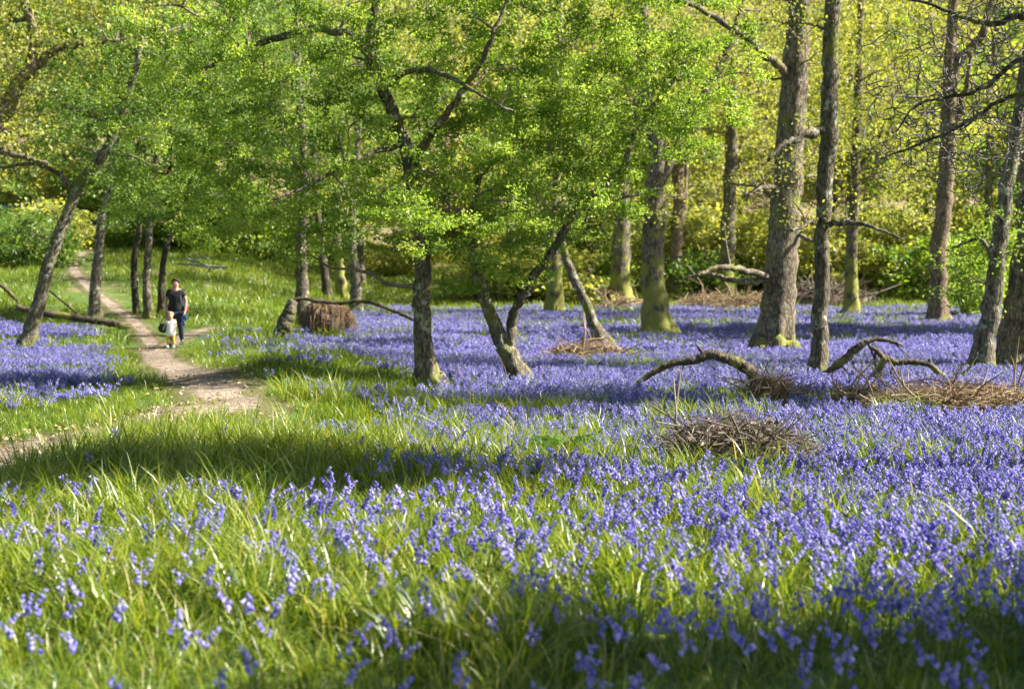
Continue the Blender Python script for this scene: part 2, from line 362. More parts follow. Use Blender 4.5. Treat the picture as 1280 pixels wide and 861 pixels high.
def leaf_cloud(lines, n, size, g, jit, base, up=.5, mat='leaf_green', asp=.62):
    L = np.array([np.linalg.norm(q[-1]-q[0]) for q in lines]); pr = L/L.sum()
    ix = g.choice(len(lines), n, p=pr); u = .35+.72*g.random(n)**.8
    q = [lines[i] for i in ix]
    c = np.array([a[min(int(t*(len(a)-1)), len(a)-2)]*(1-(t*(len(a)-1) % 1))+a[min(int(t*(len(a)-1))+1, len(a)-1)]*(t*(len(a)-1) % 1) if t < 1 else a[-1] for a, t in zip(q, u)])
    c = c+g.normal(size=(n, 3))*jit*np.array([1.15, 1.15, .6])
    tl = g.random(len(lines))*.72
    t = np.clip(tl[ix]+.36*g.random(n)-.04, 0, 1)
    v, f = leaf_geo(c-base, size*(.5+1.0*g.random(n)), g, up, asp)
    return MB().add(v, f, 0, np.repeat(t, 4))
TREES = []
def make_tree(name, label, path, bark, ells, leaf, nleaf, lsize, limbs=(), d=None, counts=(10, 60, 220), cat='tree', group=None,
              sides=18, rough=.1, flare=(.28, .8, 5), jit=.12, rmax=.09, seed=1, dd=0, up=.5, sag=.1, wig=.1, tips=.004, twigmat='twig', girth=.93):
    """path: (px, py, width px) up the trunk as seen from the camera position, carried to the trunk's own distance."""
    g = np.random.default_rng(seed)
    b = G(path[0][0], path[0][1]); d = b[1] if d is None else d
    b = np.array([ray(path[0][0], 400)[0]*d, d, 0]); b[2] = terrain(b[0], b[1])
    pts = [P(p[0], p[1], d+(p[3] if len(p) > 3 else 0)) for p in path]; rad = [p[2]/2*d/F*girth for p in path]
    pts[0] = b.copy(); pts = [b-np.array([0, 0, .25])]+pts; rad = [rad[0]]+rad
    n = max(24, 5*len(pts)); line = spline(pts, n); rr = np.maximum(spline(np.array(rad)[:, None].repeat(3, 1), n)[:, 0], .004)
    line[3:] += g.normal(size=(n-3, 3))*np.minimum(rr[3:, None]*.10, .03)
    root = empty(name, b, label, cat, group)
    MB().add(*tube_geo(line-b, rr, sides, rough, flare, seed)).build('trunk', bark, root)
    sk = Skel(); sk.add(line[n//4:], rr[n//4:])
    for lm in limbs:
        q0 = [P(p[0], p[1], d+(p[3] if len(p) > 3 else 0)) for p in lm]
        m = 6*len(lm); q = spline(q0, m); r = np.maximum(spline(np.array([p[2]/2*d/F for p in lm])[:, None].repeat(3, 1), m)[:, 0], .004)
        q[2:] += g.normal(size=(m-2, 3))*np.minimum(r[2:, None]*.3, .03)
        MB().add(*tube_geo(q-b, r, 10, rough, None, seed+3)).build('limb', bark, root)
        sk.add(q, r)
    E = [(P(e[0], e[1], d+(e[5] if len(e) > 5 else 0)), np.array([e[2]*d/F, (e[4] if len(e) > 4 and e[4] else (e[2]+e[3])/2*d/F), e[3]*d/F])) for e in ells]
    if E:
        tw, lines = grow(sk, E, g, counts, rmax=rmax, sag=sag, wig=wig, tips=tips)
        for a in range(len(tw.v)): tw.v[a] = tw.v[a]-b
        tw.build('twigs', M[twigmat], root, kind='stuff')
        if nleaf:
            leaf_cloud(lines, nleaf, lsize, g, jit, b, up).build('crown', M[leaf], root, smooth=False)
    TREES.append((b[0], b[1], rad[0])); return root
exec_trees = True
# --- the foreground and middle trees, each with the course of its own trunk
make_tree('birch_tree', 'grey leaning tree with pale patched bark among bluebells left of the path',
    [(31, 440, 27), (45, 390, 23), (63, 325, 20), (95, 240, 18), (136, 182, 17), (160, 120, 14), (176, 60, 10), (190, -30, 7)], M['bark_birch'],
    [(110, 215, 120, 70), (60, 110, 130, 90), (190, 70, 150, 95), (190, 235, 60, 50), (40, 280, 70, 45), (120, -60, 170, 80)], 'leaf_deep', 24000, .075,  # darker leaf colour paints in the shade of the trees to the right
    limbs=[[(95, 240, 8), (70, 215, 6), (40, 205, 5), (0, 210, 4)], [(138, 180, 9), (130, 150, 8), (100, 140, 6), (60, 125, 4)]], seed=21, girth=.76, jit=.10, counts=(16, 90, 240))
make_tree('birch_tree', 'slender upright tree with pale upper stem rising beside the uphill path',
    [(118, 402, 20), (121, 340, 17), (128, 270, 14), (146, 190, 12), (151, 90, 10), (152, -60, 8)], M['bark_birch'],
    [(165, 40, 110, 80), (120, 130, 90, 60), (175, 160, 60, 40)], 'leaf_deep', 9000, .10, seed=22, girth=.76, jit=.2)
make_tree('alder_tree', 'dark thin stem, first of the close clump behind the walkers',
    [(171, 392, 12), (168, 330, 11), (178, 240, 9), (172, 150, 7), (180, 30, 5)], M['bark_dark'], [(170, 120, 70, 70), (185, 210, 50, 35)], 'leaf_deep', 5000, .10, seed=23, girth=.76, jit=.2, counts=(6, 40, 120))
make_tree('alder_tree', 'mossy middle stem of the close clump behind the walkers',
    [(186, 398, 15), (183, 350, 13), (187, 290, 11), (193, 220, 9), (201, 120, 7), (206, 0, 5)], M['bark_haw'], [(210, 90, 80, 80), (205, 240, 60, 45)], 'leaf_green', 6500, .10, seed=24, girth=.76, jit=.2, counts=(6, 40, 140))
make_tree('alder_tree', 'forked stem at the right edge of the clump just above the woman',
    [(201, 396, 13), (203, 340, 10), (213, 290, 10), (232, 245, 8), (247, 180, 6), (262, 70, 5)], M['bark_dark'], [(255, 120, 75, 90), (225, 225, 45, 35)], 'leaf_deep', 6500, .10,
    limbs=[[(211, 295, 7), (206, 255, 6), (212, 200, 5), (215, 140, 3)]], seed=25, girth=.76, jit=.2, counts=(6, 40, 140))
make_tree('birch_tree', 'straight mossy tree standing directly behind the brown root mound',
    [(381, 405, 24), (377, 350, 16), (376, 300, 15), (381, 240, 13), (376, 150, 11), (371, 40, 9), (375, -90, 7)], M['bark_haw'],
    [(345, 180, 110, 70), (400, 90, 120, 90), (330, 270, 70, 40), (400, 280, 60, 45)], 'leaf_deep', 14000, .08, seed=26, jit=.17)
make_tree('birch_tree', 'thin dark tree leaning left on the sunlit bank behind the root mound',
    [(411, 374, 12), (404, 330, 11), (397, 270, 10), (391, 180, 8), (389, 40, 5)], M['bark_dark'], [(390, 120, 80, 90)], 'leaf_green', 4000, .12, seed=27, jit=.22, counts=(5, 30, 100))
make_tree('birch_tree', 'tree with a golden mossy trunk beside the pale trunk behind the mound',
    [(429, 376, 15), (424, 330, 13), (420, 260, 10), (425, 150, 7), (428, 20, 5)], M['bark_mossy'], [(430, 100, 80, 90)], 'leaf_yellow', 4000, .12, seed=28, jit=.22, counts=(5, 30, 100))
make_tree('birch_tree', 'pale flaking trunk right of the root mound at the meadow edge',
    [(447, 392, 17), (443, 340, 14), (440, 280, 12), (446, 180, 9), (450, 40, 6)], M['bark_birch'], [(455, 120, 80, 90)], 'leaf_green', 4500, .12, seed=29, jit=.22, counts=(5, 30, 100))
make_tree('hawthorn_tree', 'dark upright tree with broad light green crown in the centre of the meadow',
    [(538, 485, 34), (530, 440, 25), (527, 380, 23), (529, 320, 22), (524, 270, 20), (512, 200, 19), (495, 150, 17), (478, 110, 16), (462, 55, 13), (470, 0, 11), (480, -90, 9)], M['bark_haw'],
    [(400, 150, 150, 110), (300, 90, 150, 100, 1.6, 1), (600, 70, 150, 90), (580, 200, 120, 80), (450, 240, 130, 65), (540, 275, 90, 40, 1.0, -1), (640, 150, 100, 90), (525, 225, 60, 45, .5, -.9), (350, 300, 80, 35), (585, 315, 60, 30), (250, 240, 80, 60, 1.6, .8), (440, 60, 120, 70, .8, -.8), (480, -90, 330, 90), (360, 280, 70, 50)], 'leaf_green', 88000, .049,
    limbs=[[(480, 118, 12), (448, 52, 11, .3), (400, 38, 11, .6), (340, 50, 9, 1), (290, 70, 7, 1.2), (230, 95, 4, 1.4)],
           [(480, 112, 9), (505, 92, 7, -.3), (545, 90, 6, -.6), (600, 118, 4, -1), (640, 140, 3, -1.2)],
           [(516, 205, 12), (540, 165, 10, -.4), (575, 120, 8, -.7), (610, 60, 6, -1), (640, -20, 4, -1)],
           [(505, 180, 7), (440, 200, 6, -.6), (400, 225, 4, -1), (340, 250, 3, -1.4)]],
    seed=31, jit=.07, counts=(46, 240, 560), rmax=.07, sides=22, rough=.14, wig=.13)
make_tree('hawthorn_tree', 'twin stemmed lichen patched tree right of the central tree, stems parting low',
    [(652, 482, 30), (640, 452, 24), (628, 428, 20), (613, 392, 17), (600, 355, 15), (592, 320, 12), (588, 280, 10), (600, 220, 7)], M['bark_haw'],
    [(700, 250, 100, 60), (620, 300, 70, 55), (800, 140, 110, 80), (760, 60, 140, 90), (850, 90, 80, 70), (690, 150, 90, 70), (760, 230, 60, 40), (700, -60, 200, 70)], 'leaf_green', 60000, .049,
    limbs=[[(634, 440, 14), (640, 405, 13), (648, 375, 11, -.2), (668, 345, 11, -.3), (696, 308, 10, -.3), (710, 275, 10, -.3), (733, 250, 9, -.2), (775, 215, 9), (790, 180, 8), (812, 140, 7, .2), (840, 105, 5, .4), (860, 60, 4, .5)],
           [(710, 277, 6), (770, 250, 5, .2), (830, 235, 4, .4)], [(640, 395, 4), (662, 365, 3, .4), (690, 350, 2, .6)]],
    seed=32, jit=.07, counts=(34, 180, 420), rmax=.06, rough=.14, wig=.13)
make_tree('hawthorn_tree', 'small dark tree leaning left from a mossy brown hummock in mid meadow',
    [(757, 438, 24), (742, 405, 15), (728, 370, 13), (712, 335, 12), (700, 295, 10), (694, 240, 8), (700, 170, 6)], M['bark_haw'],
    [(700, 230, 80, 55), (720, 150, 90, 60), (650, 190, 60, 45)], 'leaf_green', 12000, .07, seed=33, jit=.14, counts=(10, 60, 200))
make_tree('oak_tree', 'farther oak with a yellow mossy foot left of the leaning hummock tree',
    [(694, 395, 28), (693, 350, 22), (692, 280, 20), (694, 180, 18), (697, 60, 15), (700, -100, 12)], M['bark_mossy'], [(690, 20, 170, 90), (700, 160, 110, 70)], 'leaf_yellow', 6000, .14, seed=34, jit=.3, rmax=.14)
make_tree('oak_tree', 'far oak with mossy yellow foot just left of the stout mossy oak',
    [(776, 382, 34), (776, 345, 27), (777, 280, 23), (780, 170, 20), (790, 60, 17), (805, -80, 13)], M['bark_mossy'], [(780, 30, 160, 90), (760, 170, 100, 60)], 'leaf_yellow', 6000, .15, seed=35, jit=.3, rmax=.14)
make_tree('oak_tree', 'stout oak with bright moss clothing its flared base in the blue meadow',
    [(824, 424, 44), (820, 395, 36), (817, 350, 31), (818, 290, 29), (820, 230, 28), (822, 190, 25), (808, 110, 20), (803, 20, 18), (800, -120, 14)], M['bark_mossy'],
    [(820, -80, 260, 90), (900, 60, 100, 60), (760, 30, 90, 60), (870, 250, 70, 40), (760, 270, 60, 35)], 'leaf_yellow', 15000, .07,
    limbs=[[(824, 225, 16), (850, 175, 14), (868, 158, 13), (880, 120, 12), (905, 75, 10), (920, 30, 9), (940, -50, 7)]], seed=36, jit=.2, rmax=.13, sides=26, flare=(.5, .6, 6))
make_tree('oak_tree', 'straight bare trunk behind and right of the stout mossy oak',
    [(846, 370, 22), (845, 330, 18), (847, 270, 17), (850, 160, 15), (855, 20, 12)], M['bark_red'], [(850, 60, 120, 80)], 'leaf_yellow', 4000, .16, seed=37, jit=.3, counts=(6, 40, 120))
make_tree('oak_tree', 'shaded far oak with a leaning neighbour behind the low dead limbs',
    [(906, 372, 26), (908, 335, 20), (911, 280, 19), (914, 180, 16), (918, 40, 13)], M['bark_mossy'], [(915, 80, 120, 80)], 'leaf_yellow', 4000, .16, seed=38, jit=.3, counts=(6, 40, 120))
make_tree('oak_tree', 'biggest oak, thick straight ridged trunk lit along its right side',
    [(968, 445, 64), (970, 410, 50), (974, 360, 45), (980, 290, 43), (984, 230, 40), (990, 150, 37), (994, 90, 34), (1000, 10, 29), (1010, -160, 22)], M['bark_oak'],
    [(990, -170, 320, 110), (930, 60, 90, 60), (930, 250, 60, 45), (1010, 190, 70, 40, None, -1)], 'leaf_yellow', 15000, .06,
    limbs=[[(975, 345, 11), (945, 352, 9, -.4), (915, 350, 7, -.8), (885, 342, 5, -1), (858, 348, 3, -1)], [(972, 350, 9), (925, 336, 8, -1), (895, 335, 6, -1.4), (870, 345, 3, -1.6)],
           [(984, 240, 8), (955, 235, 6, -.5), (930, 245, 4, -.8)], [(994, 290, 6), (1012, 300, 5, -.5), (1030, 305, 3, -.8)], [(992, 100, 12), (950, 60, 10, -1), (890, 20, 7, -2), (830, -10, 5, -3)]],
    seed=39, jit=.2, rmax=.14, sides=30, rough=.11, flare=(.6, .36, 7), counts=(16, 90, 300))
make_tree('oak_tree', 'slim dark straight trunk standing close right of the biggest oak',
    [(1022, 474, 28), (1024, 430, 23), (1026, 370, 21), (1028, 300, 20), (1032, 220, 22), (1036, 150, 23), (1038, 60, 22), (1042, -10, 20), (1048, -160, 14)], M['bark_haw'],
    [(1040, -140, 260, 100), (1010, 30, 70, 40), (1050, 260, 60, 30)], 'leaf_yellow', 9000, .055,
    limbs=[[(1032, 160, 12), (1010, 168, 11, -.3), (985, 178, 7, -.6), (960, 200, 4, -.9)], [(1028, 268, 6), (1010, 280, 5, -.3), (990, 288, 4, -.7)], [(1030, 280, 8), (1060, 278, 7, -.5), (1095, 285, 4, -1), (1130, 300, 2, -1.2)]],
    seed=40, jit=.16, rmax=.09, counts=(12, 60, 200), flare=(.25, .6, 5))
make_tree('oak_tree', 'thin mossy trunk at the back of the meadow right of the slim dark trunk',
    [(1063, 397, 24), (1064, 350, 18), (1066, 290, 15), (1069, 220, 14), (1072, 140, 12), (1075, 40, 9), (1080, -60, 7)], M['bark_mossy'],
    [(1085, 150, 110, 80), (1060, 60, 110, 70), (1110, 250, 70, 40)], 'leaf_yellow', 9000, .12, limbs=[[(1069, 225, 7), (1085, 195, 5), (1105, 160, 3)]], seed=41, jit=.26)
make_tree('oak_tree', 'reddish barked forked trunk behind the fallen mossy branches',
    [(1174, 406, 34), (1172, 365, 25), (1173, 310, 22), (1181, 250, 21), (1184, 190, 21), (1187, 120, 20), (1188, 60, 15), (1196, -60, 11)], M['bark_red'],
    [(1200, -60, 190, 90), (1130, 120, 100, 70), (1225, 150, 60, 50)], 'leaf_yellow', 9000, .11,
    limbs=[[(1187, 120, 15), (1194, 85, 13), (1212, 62, 12), (1228, 40, 10), (1245, -20, 8)], [(1182, 170, 10), (1200, 140, 9), (1206, 115, 7), (1216, 60, 4)]], seed=42, jit=.26, rmax=.12)
make_tree('oak_tree', 'leaning trunk pale along its right edge beside the big edge trunk',
    [(1224, 470, 34), (1232, 420, 27), (1240, 370, 25), (1248, 310, 22), (1256, 250, 20), (1266, 190, 18), (1280, 100, 16), (1300, -40, 12)], M['bark_birch'],
    [(1215, 340, 45, 45, None, 1), (1290, -80, 160, 80), (1240, 290, 40, 40)], 'leaf_green', 9000, .06,
    limbs=[[(1246, 330, 7), (1225, 300, 5, .3), (1190, 310, 3, .6)]], seed=43, jit=.15)
make_tree('oak_tree', 'thick dark trunk cut by the right edge of the view',
    [(1275, 466, 74), (1280, 420, 62), (1287, 350, 57), (1297, 250, 47), (1306, 150, 44), (1316, 30, 38), (1330, -160, 28)], M['bark_oak'],
    [(1420, -170, 240, 90)], 'leaf_yellow', 7000, .085, seed=44, jit=.2, rmax=.14, sides=28, flare=(.35, .4, 7), counts=(14, 60, 200))
# the bare branched tree outside the view whose dead twigs reach in at the upper right
make_tree('bare_tree', 'leafless tree whose tangled bare twigs hang in over the right side of the meadow',
    [(1500, 500, 40), (1490, 380, 34), (1475, 240, 30), (1460, 120, 27), (1455, 0, 22), (1450, -150, 14)], M['bark_dark'],
    [(1190, 110, 90, 90, 1.2), (1240, 190, 60, 60, 1.0), (1150, 170, 55, 60, 1.0), (1240, 40, 70, 60, 1.2), (1300, -60, 80, 60, .8), (1330, 120, 50, 80, .8)], 'leaf_green', 0, .05,
    limbs=[[(1462, 120, 14), (1380, 60, 11), (1290, 22, 9), (1230, 30, 7), (1160, 5, 4), (1120, -5, 3)], [(1465, 160, 12), (1370, 110, 9), (1285, 75, 7), (1225, 112, 5), (1150, 130, 3), (1120, 165, 2)],
           [(1470, 220, 10), (1370, 170, 8), (1280, 118, 6), (1215, 150, 5), (1175, 170, 4), (1110, 195, 2)]],
    seed=45, d=19.0, counts=(56, 300, 1000), rmax=.07, sag=-.10, wig=.24, tips=.0055, twigmat='twig_bare')
# trees just outside the view; their shade falls across the near grass and the meadow
def shade_tree(name, label, x, y, h, ex, leaf, n, ls, seed, bark):
    g = np.random.default_rng(seed); z0 = float(terrain(x, y)); b = np.array([x, y, z0])
    line = spline([b-np.array([0, 0, .3]), b, b+np.array([.1, .1, h*.4]), b+np.array([.3, -.1, h*.75]), b+np.array([.2, .2, h])], 30)
    rr = np.interp(np.linspace(0, 1, 30), [0, .08, 1], [h*.026, h*.021, .03])
    root = empty(name, b, label, 'tree')
    MB().add(*tube_geo(line-b, rr, 18, .1, (.3, .5, 5), seed)).build('trunk', bark, root)
    sk = Skel(); sk.add(line[9:], rr[9:])
    tw, lines = grow(sk, [(b+np.array(c), np.array(r)) for c, r in ex], g, (14, 70, 260), rmax=.1)
    for a in range(len(tw.v)): tw.v[a] = tw.v[a]-b
    tw.build('twigs', M['twig'], root, kind='stuff')
    leaf_cloud(lines, n, ls, g, .16, b).build('crown', M[leaf], root, smooth=False)
shade_tree('hawthorn_tree', 'low spreading tree outside the view shading the near right bluebells', 7.3, 5.0, 6.4, [((0, -.1, 4.6), (2.2, 1.2, .9)), ((.9, .3, 4.2), (2.0, 1.0, .8)), ((.2, -1.2, 4.6), (1.6, .8, .6))], 'leaf_green', 60000, .085, 61, M['bark_haw'])
shade_tree('oak_tree', 'taller tree outside the view shading the near left grass bank', 6.3, 10.2, 11.5, [((-.6, 0, 9.2), (2.6, 1.0, 1.1)), ((1.0, .2, 8.2), (1.8, .8, .8))], 'leaf_yellow', 30000, .09, 62, M['bark_oak'])
shade_tree('oak_tree', 'slender oak outside the view dappling the middle bluebells with broken shade', 11.6, 17.6, 11, [((0, 0, 9.0), (3.0, 1.0, 1.2)), ((-.5, .6, 7.6), (2.0, .8, .9))], 'leaf_yellow', 13000, .09, 66, M['bark_oak'])
shade_tree('oak_tree', 'broad oak outside the view shading the far strip of meadow', 22.5, 43.2, 17, [((0, 0, 13.0), (5.5, 5.0, 3.2)), ((0, 1, 10.0), (4.0, 3.0, 2.0))], 'leaf_yellow', 46000, .17, 63, M['bark_oak'])
shade_tree('oak_tree', 'oak beyond the view shading the meadow behind the biggest oak', 30, 45.6, 18, [((0, 0, 13.5), (6, 4.6, 3.5)), ((-1, -1, 9.5), (4.0, 2.5, 2.2))], 'leaf_yellow', 46000, .17, 64, M['bark_oak'])
make_tree('oak_tree', 'old oak whose crooked mossy limbs reach in at the upper left corner',
    [(-75, 452, 56), (-64, 350, 46), (-48, 260, 40), (-22, 185, 32), (6, 138, 26), (24, 104, 19), (38, 78, 15), (43, 45, 13), (30, 4, 10), (10, -60, 7)], M['bark_oak'],
    [(50, 40, 110, 60), (30, 130, 70, 50), (100, -40, 150, 60), (-60, 0, 160, 100)], 'leaf_yellow', 11000, .10,
    limbs=[[(18, 112, 15), (45, 84, 13), (70, 62, 10), (100, 56, 7), (150, 50, 4)], [(-22, 185, 10), (25, 195, 7), (60, 205, 4)], [(10, 20, 7), (20, 26, 6), (40, 24, 5)]], seed=65, d=34.0, jit=.2)

# ------------------------------------------------------------------ the wood on the slope
def hill_tree_proto(leaf, seed, h, n, ls, bark, spread=1.0):
    g = np.random.default_rng(seed); b = np.zeros(3)
    line = spline([(0, 0, -.8), (0, 0, 0), (g.normal()*.3, 0, h*.35), (g.normal()*.6, g.normal()*.4, h*.7), (g.normal()*.6, 0, h)], 22)
    rr = np.interp(np.linspace(0, 1, 22), [0, .1, 1], [.34, .26, .05])
    root = empty('woodland_tree', b, 'x', 'tree')
    MB().add(*tube_geo(line, rr, 10, .1, (.4, .5, 5), seed)).build('trunk', bark, root)
    sk = Skel(); sk.add(line[6:], rr[6:])
    ex = []
    for k in range(9):
        a = g.random()*2*pi; zz = h*(.22+.72*(k+.5)/9); rad = h*.24*spread*(1.15-.7*abs((k+.5)/9-.35))
        ex.append((np.array([math.cos(a)*rad*.8, math.sin(a)*rad*.8, zz]), np.array([rad*.75, rad*.75, h*.085])))
    tw, lines = grow(sk, ex, g, (16, 60, 130), rmax=.22, tips=.024)
    tw.build('twigs', M['twig'], root, kind='stuff')
    leaf_cloud(lines, n, ls, g, .24, b, .35).build('crown', M[leaf], root, smooth=False)
    return root
protos = [('leaf_yellow', 71, 15, 5200, .27, 'bark_oak', 1.1), ('leaf_yellow', 72, 17, 5600, .27, 'bark_mossy', 1.0), ('leaf_green', 73, 14, 6000, .25, 'bark_birch', .95),
          ('leaf_deep', 74, 15, 6600, .25, 'bark_dark', 1.0), ('leaf_tan', 75, 15, 3800, .26, 'bark_red', 1.0)]
protos = [hill_tree_proto(p[0], p[1], p[2], p[3], p[4], M[p[5]], p[6]) for p in protos]
LAB = ['yellow green oak in fresh leaf in the blurred wood on the far slope', 'yellow green oak in fresh leaf in the blurred wood on the far slope',
       'bright green tree in the blurred wood on the far slope', 'deep green tree in the blurred wood on the far slope', 'tan budding tree in the blurred wood on the far slope']
GRP = ['yellow oaks on the far slope', 'yellow oaks on the far slope', 'bright green trees on the far slope', 'deep green trees on the far slope', 'budding trees on the far slope']
used = set(); spots = []
tries = 0
while len(spots) < 120 and tries < 6000:
    tries += 1
    y = 66+ (175-66)*rng.random()**.8; x = (rng.random()*2-1)*(.36*y+10)
    px = 640+F*x/y
    if y < 80 and 60 < px < 330: continue
    if y < 74 and px > 560: continue
    if any((x-a)**2+(y-b)**2 < (3.6+.02*y)**2 for a, b, _ in spots) or any((x-a)**2+(y-b)**2 < 4 for a, b, _ in TREES): continue
    if path_dist(np.array([x]), np.array([y]))[0] < 2.2: continue
    u = rng.random()
    if px < 380: k = (3 if u < .6 else 2 if u < .82 else 0)  # more deep leaves at left, shade of the upper left put into colour
    elif px < 650: k = (2 if u < .5 else 0 if u < .8 else 4)
    elif px > 1070 and y < 120: k = (2 if u < .5 else 3 if u < .65 else 1)
    else: k = (0 if u < .34 else 1 if u < .62 else 4 if u < .84 else 2)
    spots.append((x, y, k))
for x, y, k in spots:
    o = protos[k] if k not in used else copy_tree(protos[k])
    used.add(k)
    o.location = (x, y, float(terrain(x, y))); o.rotation_euler = (0, 0, rng.random()*6.28)
    s = .8+.45*rng.random(); o.scale = (s, s, s*(.9+.25*rng.random()))
    tag(o, LAB[k], 'tree', GRP[k])

ZONES = ((0, 'beyond the left edge of the view'), (110, 'behind the grey leaning tree'), (260, 'above the walkers'), (400, 'behind the brown root mound'), (480, 'left of the central tree'), (570, 'behind the central tree'),
         (670, 'behind the twin stemmed tree'), (760, 'behind the hummock tree'), (850, 'behind the stout mossy oak'), (930, 'left of the biggest oak'), (1010, 'behind the biggest oak'), (1090, 'right of the slim dark trunk'),
         (1200, 'behind the reddish forked trunk'), (1280, 'behind the big edge trunk'), (9999, 'beyond the right edge of the view'))
ORD = ('nearest', 'second nearest', 'third nearest', 'fourth nearest', 'fifth nearest', 'sixth nearest', 'seventh nearest', 'eighth nearest', 'ninth nearest', 'tenth nearest', 'eleventh nearest', 'twelfth nearest', 'thirteenth nearest', 'fourteenth nearest', 'fifteenth nearest', 'sixteenth nearest', 'seventeenth nearest', 'eighteenth nearest')
def single_out(items, where):
    cnt = {}
    for o, what in sorted(items, key=lambda t: t[0].location.y):
        px = CX+F*o.location.x/o.location.y; z = next(n_ for lim, n_ in ZONES if px < lim)
        k = cnt.get((what, z), 0); cnt[(what, z)] = k+1; o['label'] = f'{ORD[min(k, 17)]} {what} {where} {z}'
single_out([(o, w_) for o in COL.objects if o.get('group') in GRP for w_ in [{GRP[0]: 'yellow green oak', GRP[2]: 'bright green tree', GRP[3]: 'deep green tree', GRP[4]: 'tan budding tree'}[o['group']]]], 'on the far slope')
# ------------------------------------------------------------------ geometry-node scatter for what nobody could count
def scatter(name, pts, rot, scl, idx, pro, label, cat=None):
    c = bpy.data.collections.new(name+'_sources')
    for i, me in enumerate(pro):
        c.objects.link(bpy.data.objects.new(f'{name}_source_{i:02d}', me))
    me = bpy.data.meshes.new(name); n = len(pts); me.vertices.add(n); me.vertices.foreach_set('co', np.asarray(pts, np.float32).ravel())
    for an, ty, key, val in (('rot', 'FLOAT_VECTOR', 'vector', rot), ('scl', 'FLOAT', 'value', scl), ('idx', 'INT', 'value', idx)):
        me.attributes.new(an, ty, 'POINT').data.foreach_set(key, np.asarray(val, np.int32 if ty == 'INT' else np.float32).ravel())
    o = bpy.data.objects.new(name, me); COL.objects.link(o); tag(o, label, None, kind='stuff')
    ng = bpy.data.node_groups.new(name, 'GeometryNodeTree')
    ng.interface.new_socket('Geometry', in_out='INPUT', socket_type='NodeSocketGeometry'); ng.interface.new_socket('Geometry', in_out='OUTPUT', socket_type='NodeSocketGeometry')
    a = ng.nodes.new('NodeGroupInput'); z = ng.nodes.new('NodeGroupOutput'); ip = ng.nodes.new('GeometryNodeInstanceOnPoints')
    ci = ng.nodes.new('GeometryNodeCollectionInfo'); ci.inputs[0].default_value = c; ci.inputs[1].default_value = True; ci.inputs[2].default_value = True
    def na(nm, ty):
        q = ng.nodes.new('GeometryNodeInputNamedAttribute'); q.data_type = ty; q.inputs[0].default_value = nm; return q.outputs[0]
    L = ng.links.new
    L(a.outputs[0], ip.inputs['Points']); L(ci.outputs[0], ip.inputs['Instance']); ip.inputs['Pick Instance'].default_value = True
    L(na('idx', 'INT'), ip.inputs['Instance Index']); L(na('rot', 'FLOAT_VECTOR'), ip.inputs['Rotation']); L(na('scl', 'FLOAT'), ip.inputs['Scale'])
    L(ip.outputs[0], z.inputs[0]); md = o.modifiers.new('scatter', 'NODES'); md.node_group = ng
    return o
def blades(mb, n, h, w, spread, g, seg=4, mat=0, lean=.5, dry=.07):
    for _ in range(n):
        a = g.random()*2*pi; r = spread*math.sqrt(g.random()); p = np.array([math.cos(a)*r, math.sin(a)*r, -.02])
        b = a+g.normal()*1.0; d = np.array([math.cos(b), math.sin(b), 0]); H = h*(.55+.6*g.random()); ln = lean*(.3+g.random())
        t = np.linspace(0, 1, seg+1)
        c = p+d*(ln*H*t**2)[:, None]+np.array([0, 0, 1])*(H*(t-.33*ln*t**3))[:, None]
        s = np.array([-d[1], d[0], 0]); tw = g.normal()*.5; s = s*math.cos(tw)+d*math.sin(tw)
        ww = w*(.7+.6*g.random())*.5*np.array([.75, 1., .95, .65, .06] if seg == 4 else np.interp(t, [0, .3, .7, 1], [.75, 1, .8, .06]))
        v = np.stack([c-s*ww[:, None], c+s*ww[:, None]], 1).reshape(-1, 3)
        i = np.arange(seg)[:, None]*2; q = np.hstack([i, i+1, i+3, i+2])
        tt = .95+.05*g.random() if g.random() < dry else g.random()*.8
        mb.add(v, q, mat, tt)
def bell_geo(p, ax, L, r, k=6):
    ax = ax/np.linalg.norm(ax); s = np.cross(ax, [.3, .5, .8]); s /= np.linalg.norm(s); u = np.cross(ax, s)
    a = np.linspace(0, 2*pi, k, endpoint=False)
    rows = [(0, .35), (.25, 1.0), (.72, .95), (1.0, 1.75)] if k >= 5 else [(0, .5), (.6, 1.0), (1., 1.45)]
    v = np.concatenate([p+ax*L*t+r*m*(np.cos(a)[:, None]*s+np.sin(a)[:, None]*u) for t, m in rows])
    i = np.arange(len(rows)-1)[:, None]*k; j = np.arange(k)[None]; j2 = (j+1) % k
    return v, np.stack([i+j, i+j2, i+k+j2, i+k+j], -1).reshape(-1, 4)
def stalk_line(g, h):
    a = g.random()*2*pi; d = np.array([math.cos(a), math.sin(a), 0]); t = np.linspace(0, 1, 7)
    return d*(h*.26*t**3.2)[:, None]+np.array([0, 0, 1])*(h*(t-.10*t**4))[:, None], d
def bell_spots(line, d, g, nb, size):
    out = []
    for k in range(nb):
        t = .68+.32*(k+.4)/nb; f = t*6; i = min(int(f), 5); p = line[i]*(1-f+i)+line[i+1]*(f-i)
        side = d*.75+np.array([g.normal()*.55, g.normal()*.55, 0]); side /= max(np.linalg.norm(side), .2)
        p2 = p+side*size*(.5+.5*g.random())+np.array([0, 0, -.1*size])
        out.append((p, p2, nrm(side*.8+np.array([0, 0, -.8])), size*(1.1-.45*(k/nb))))
    return out
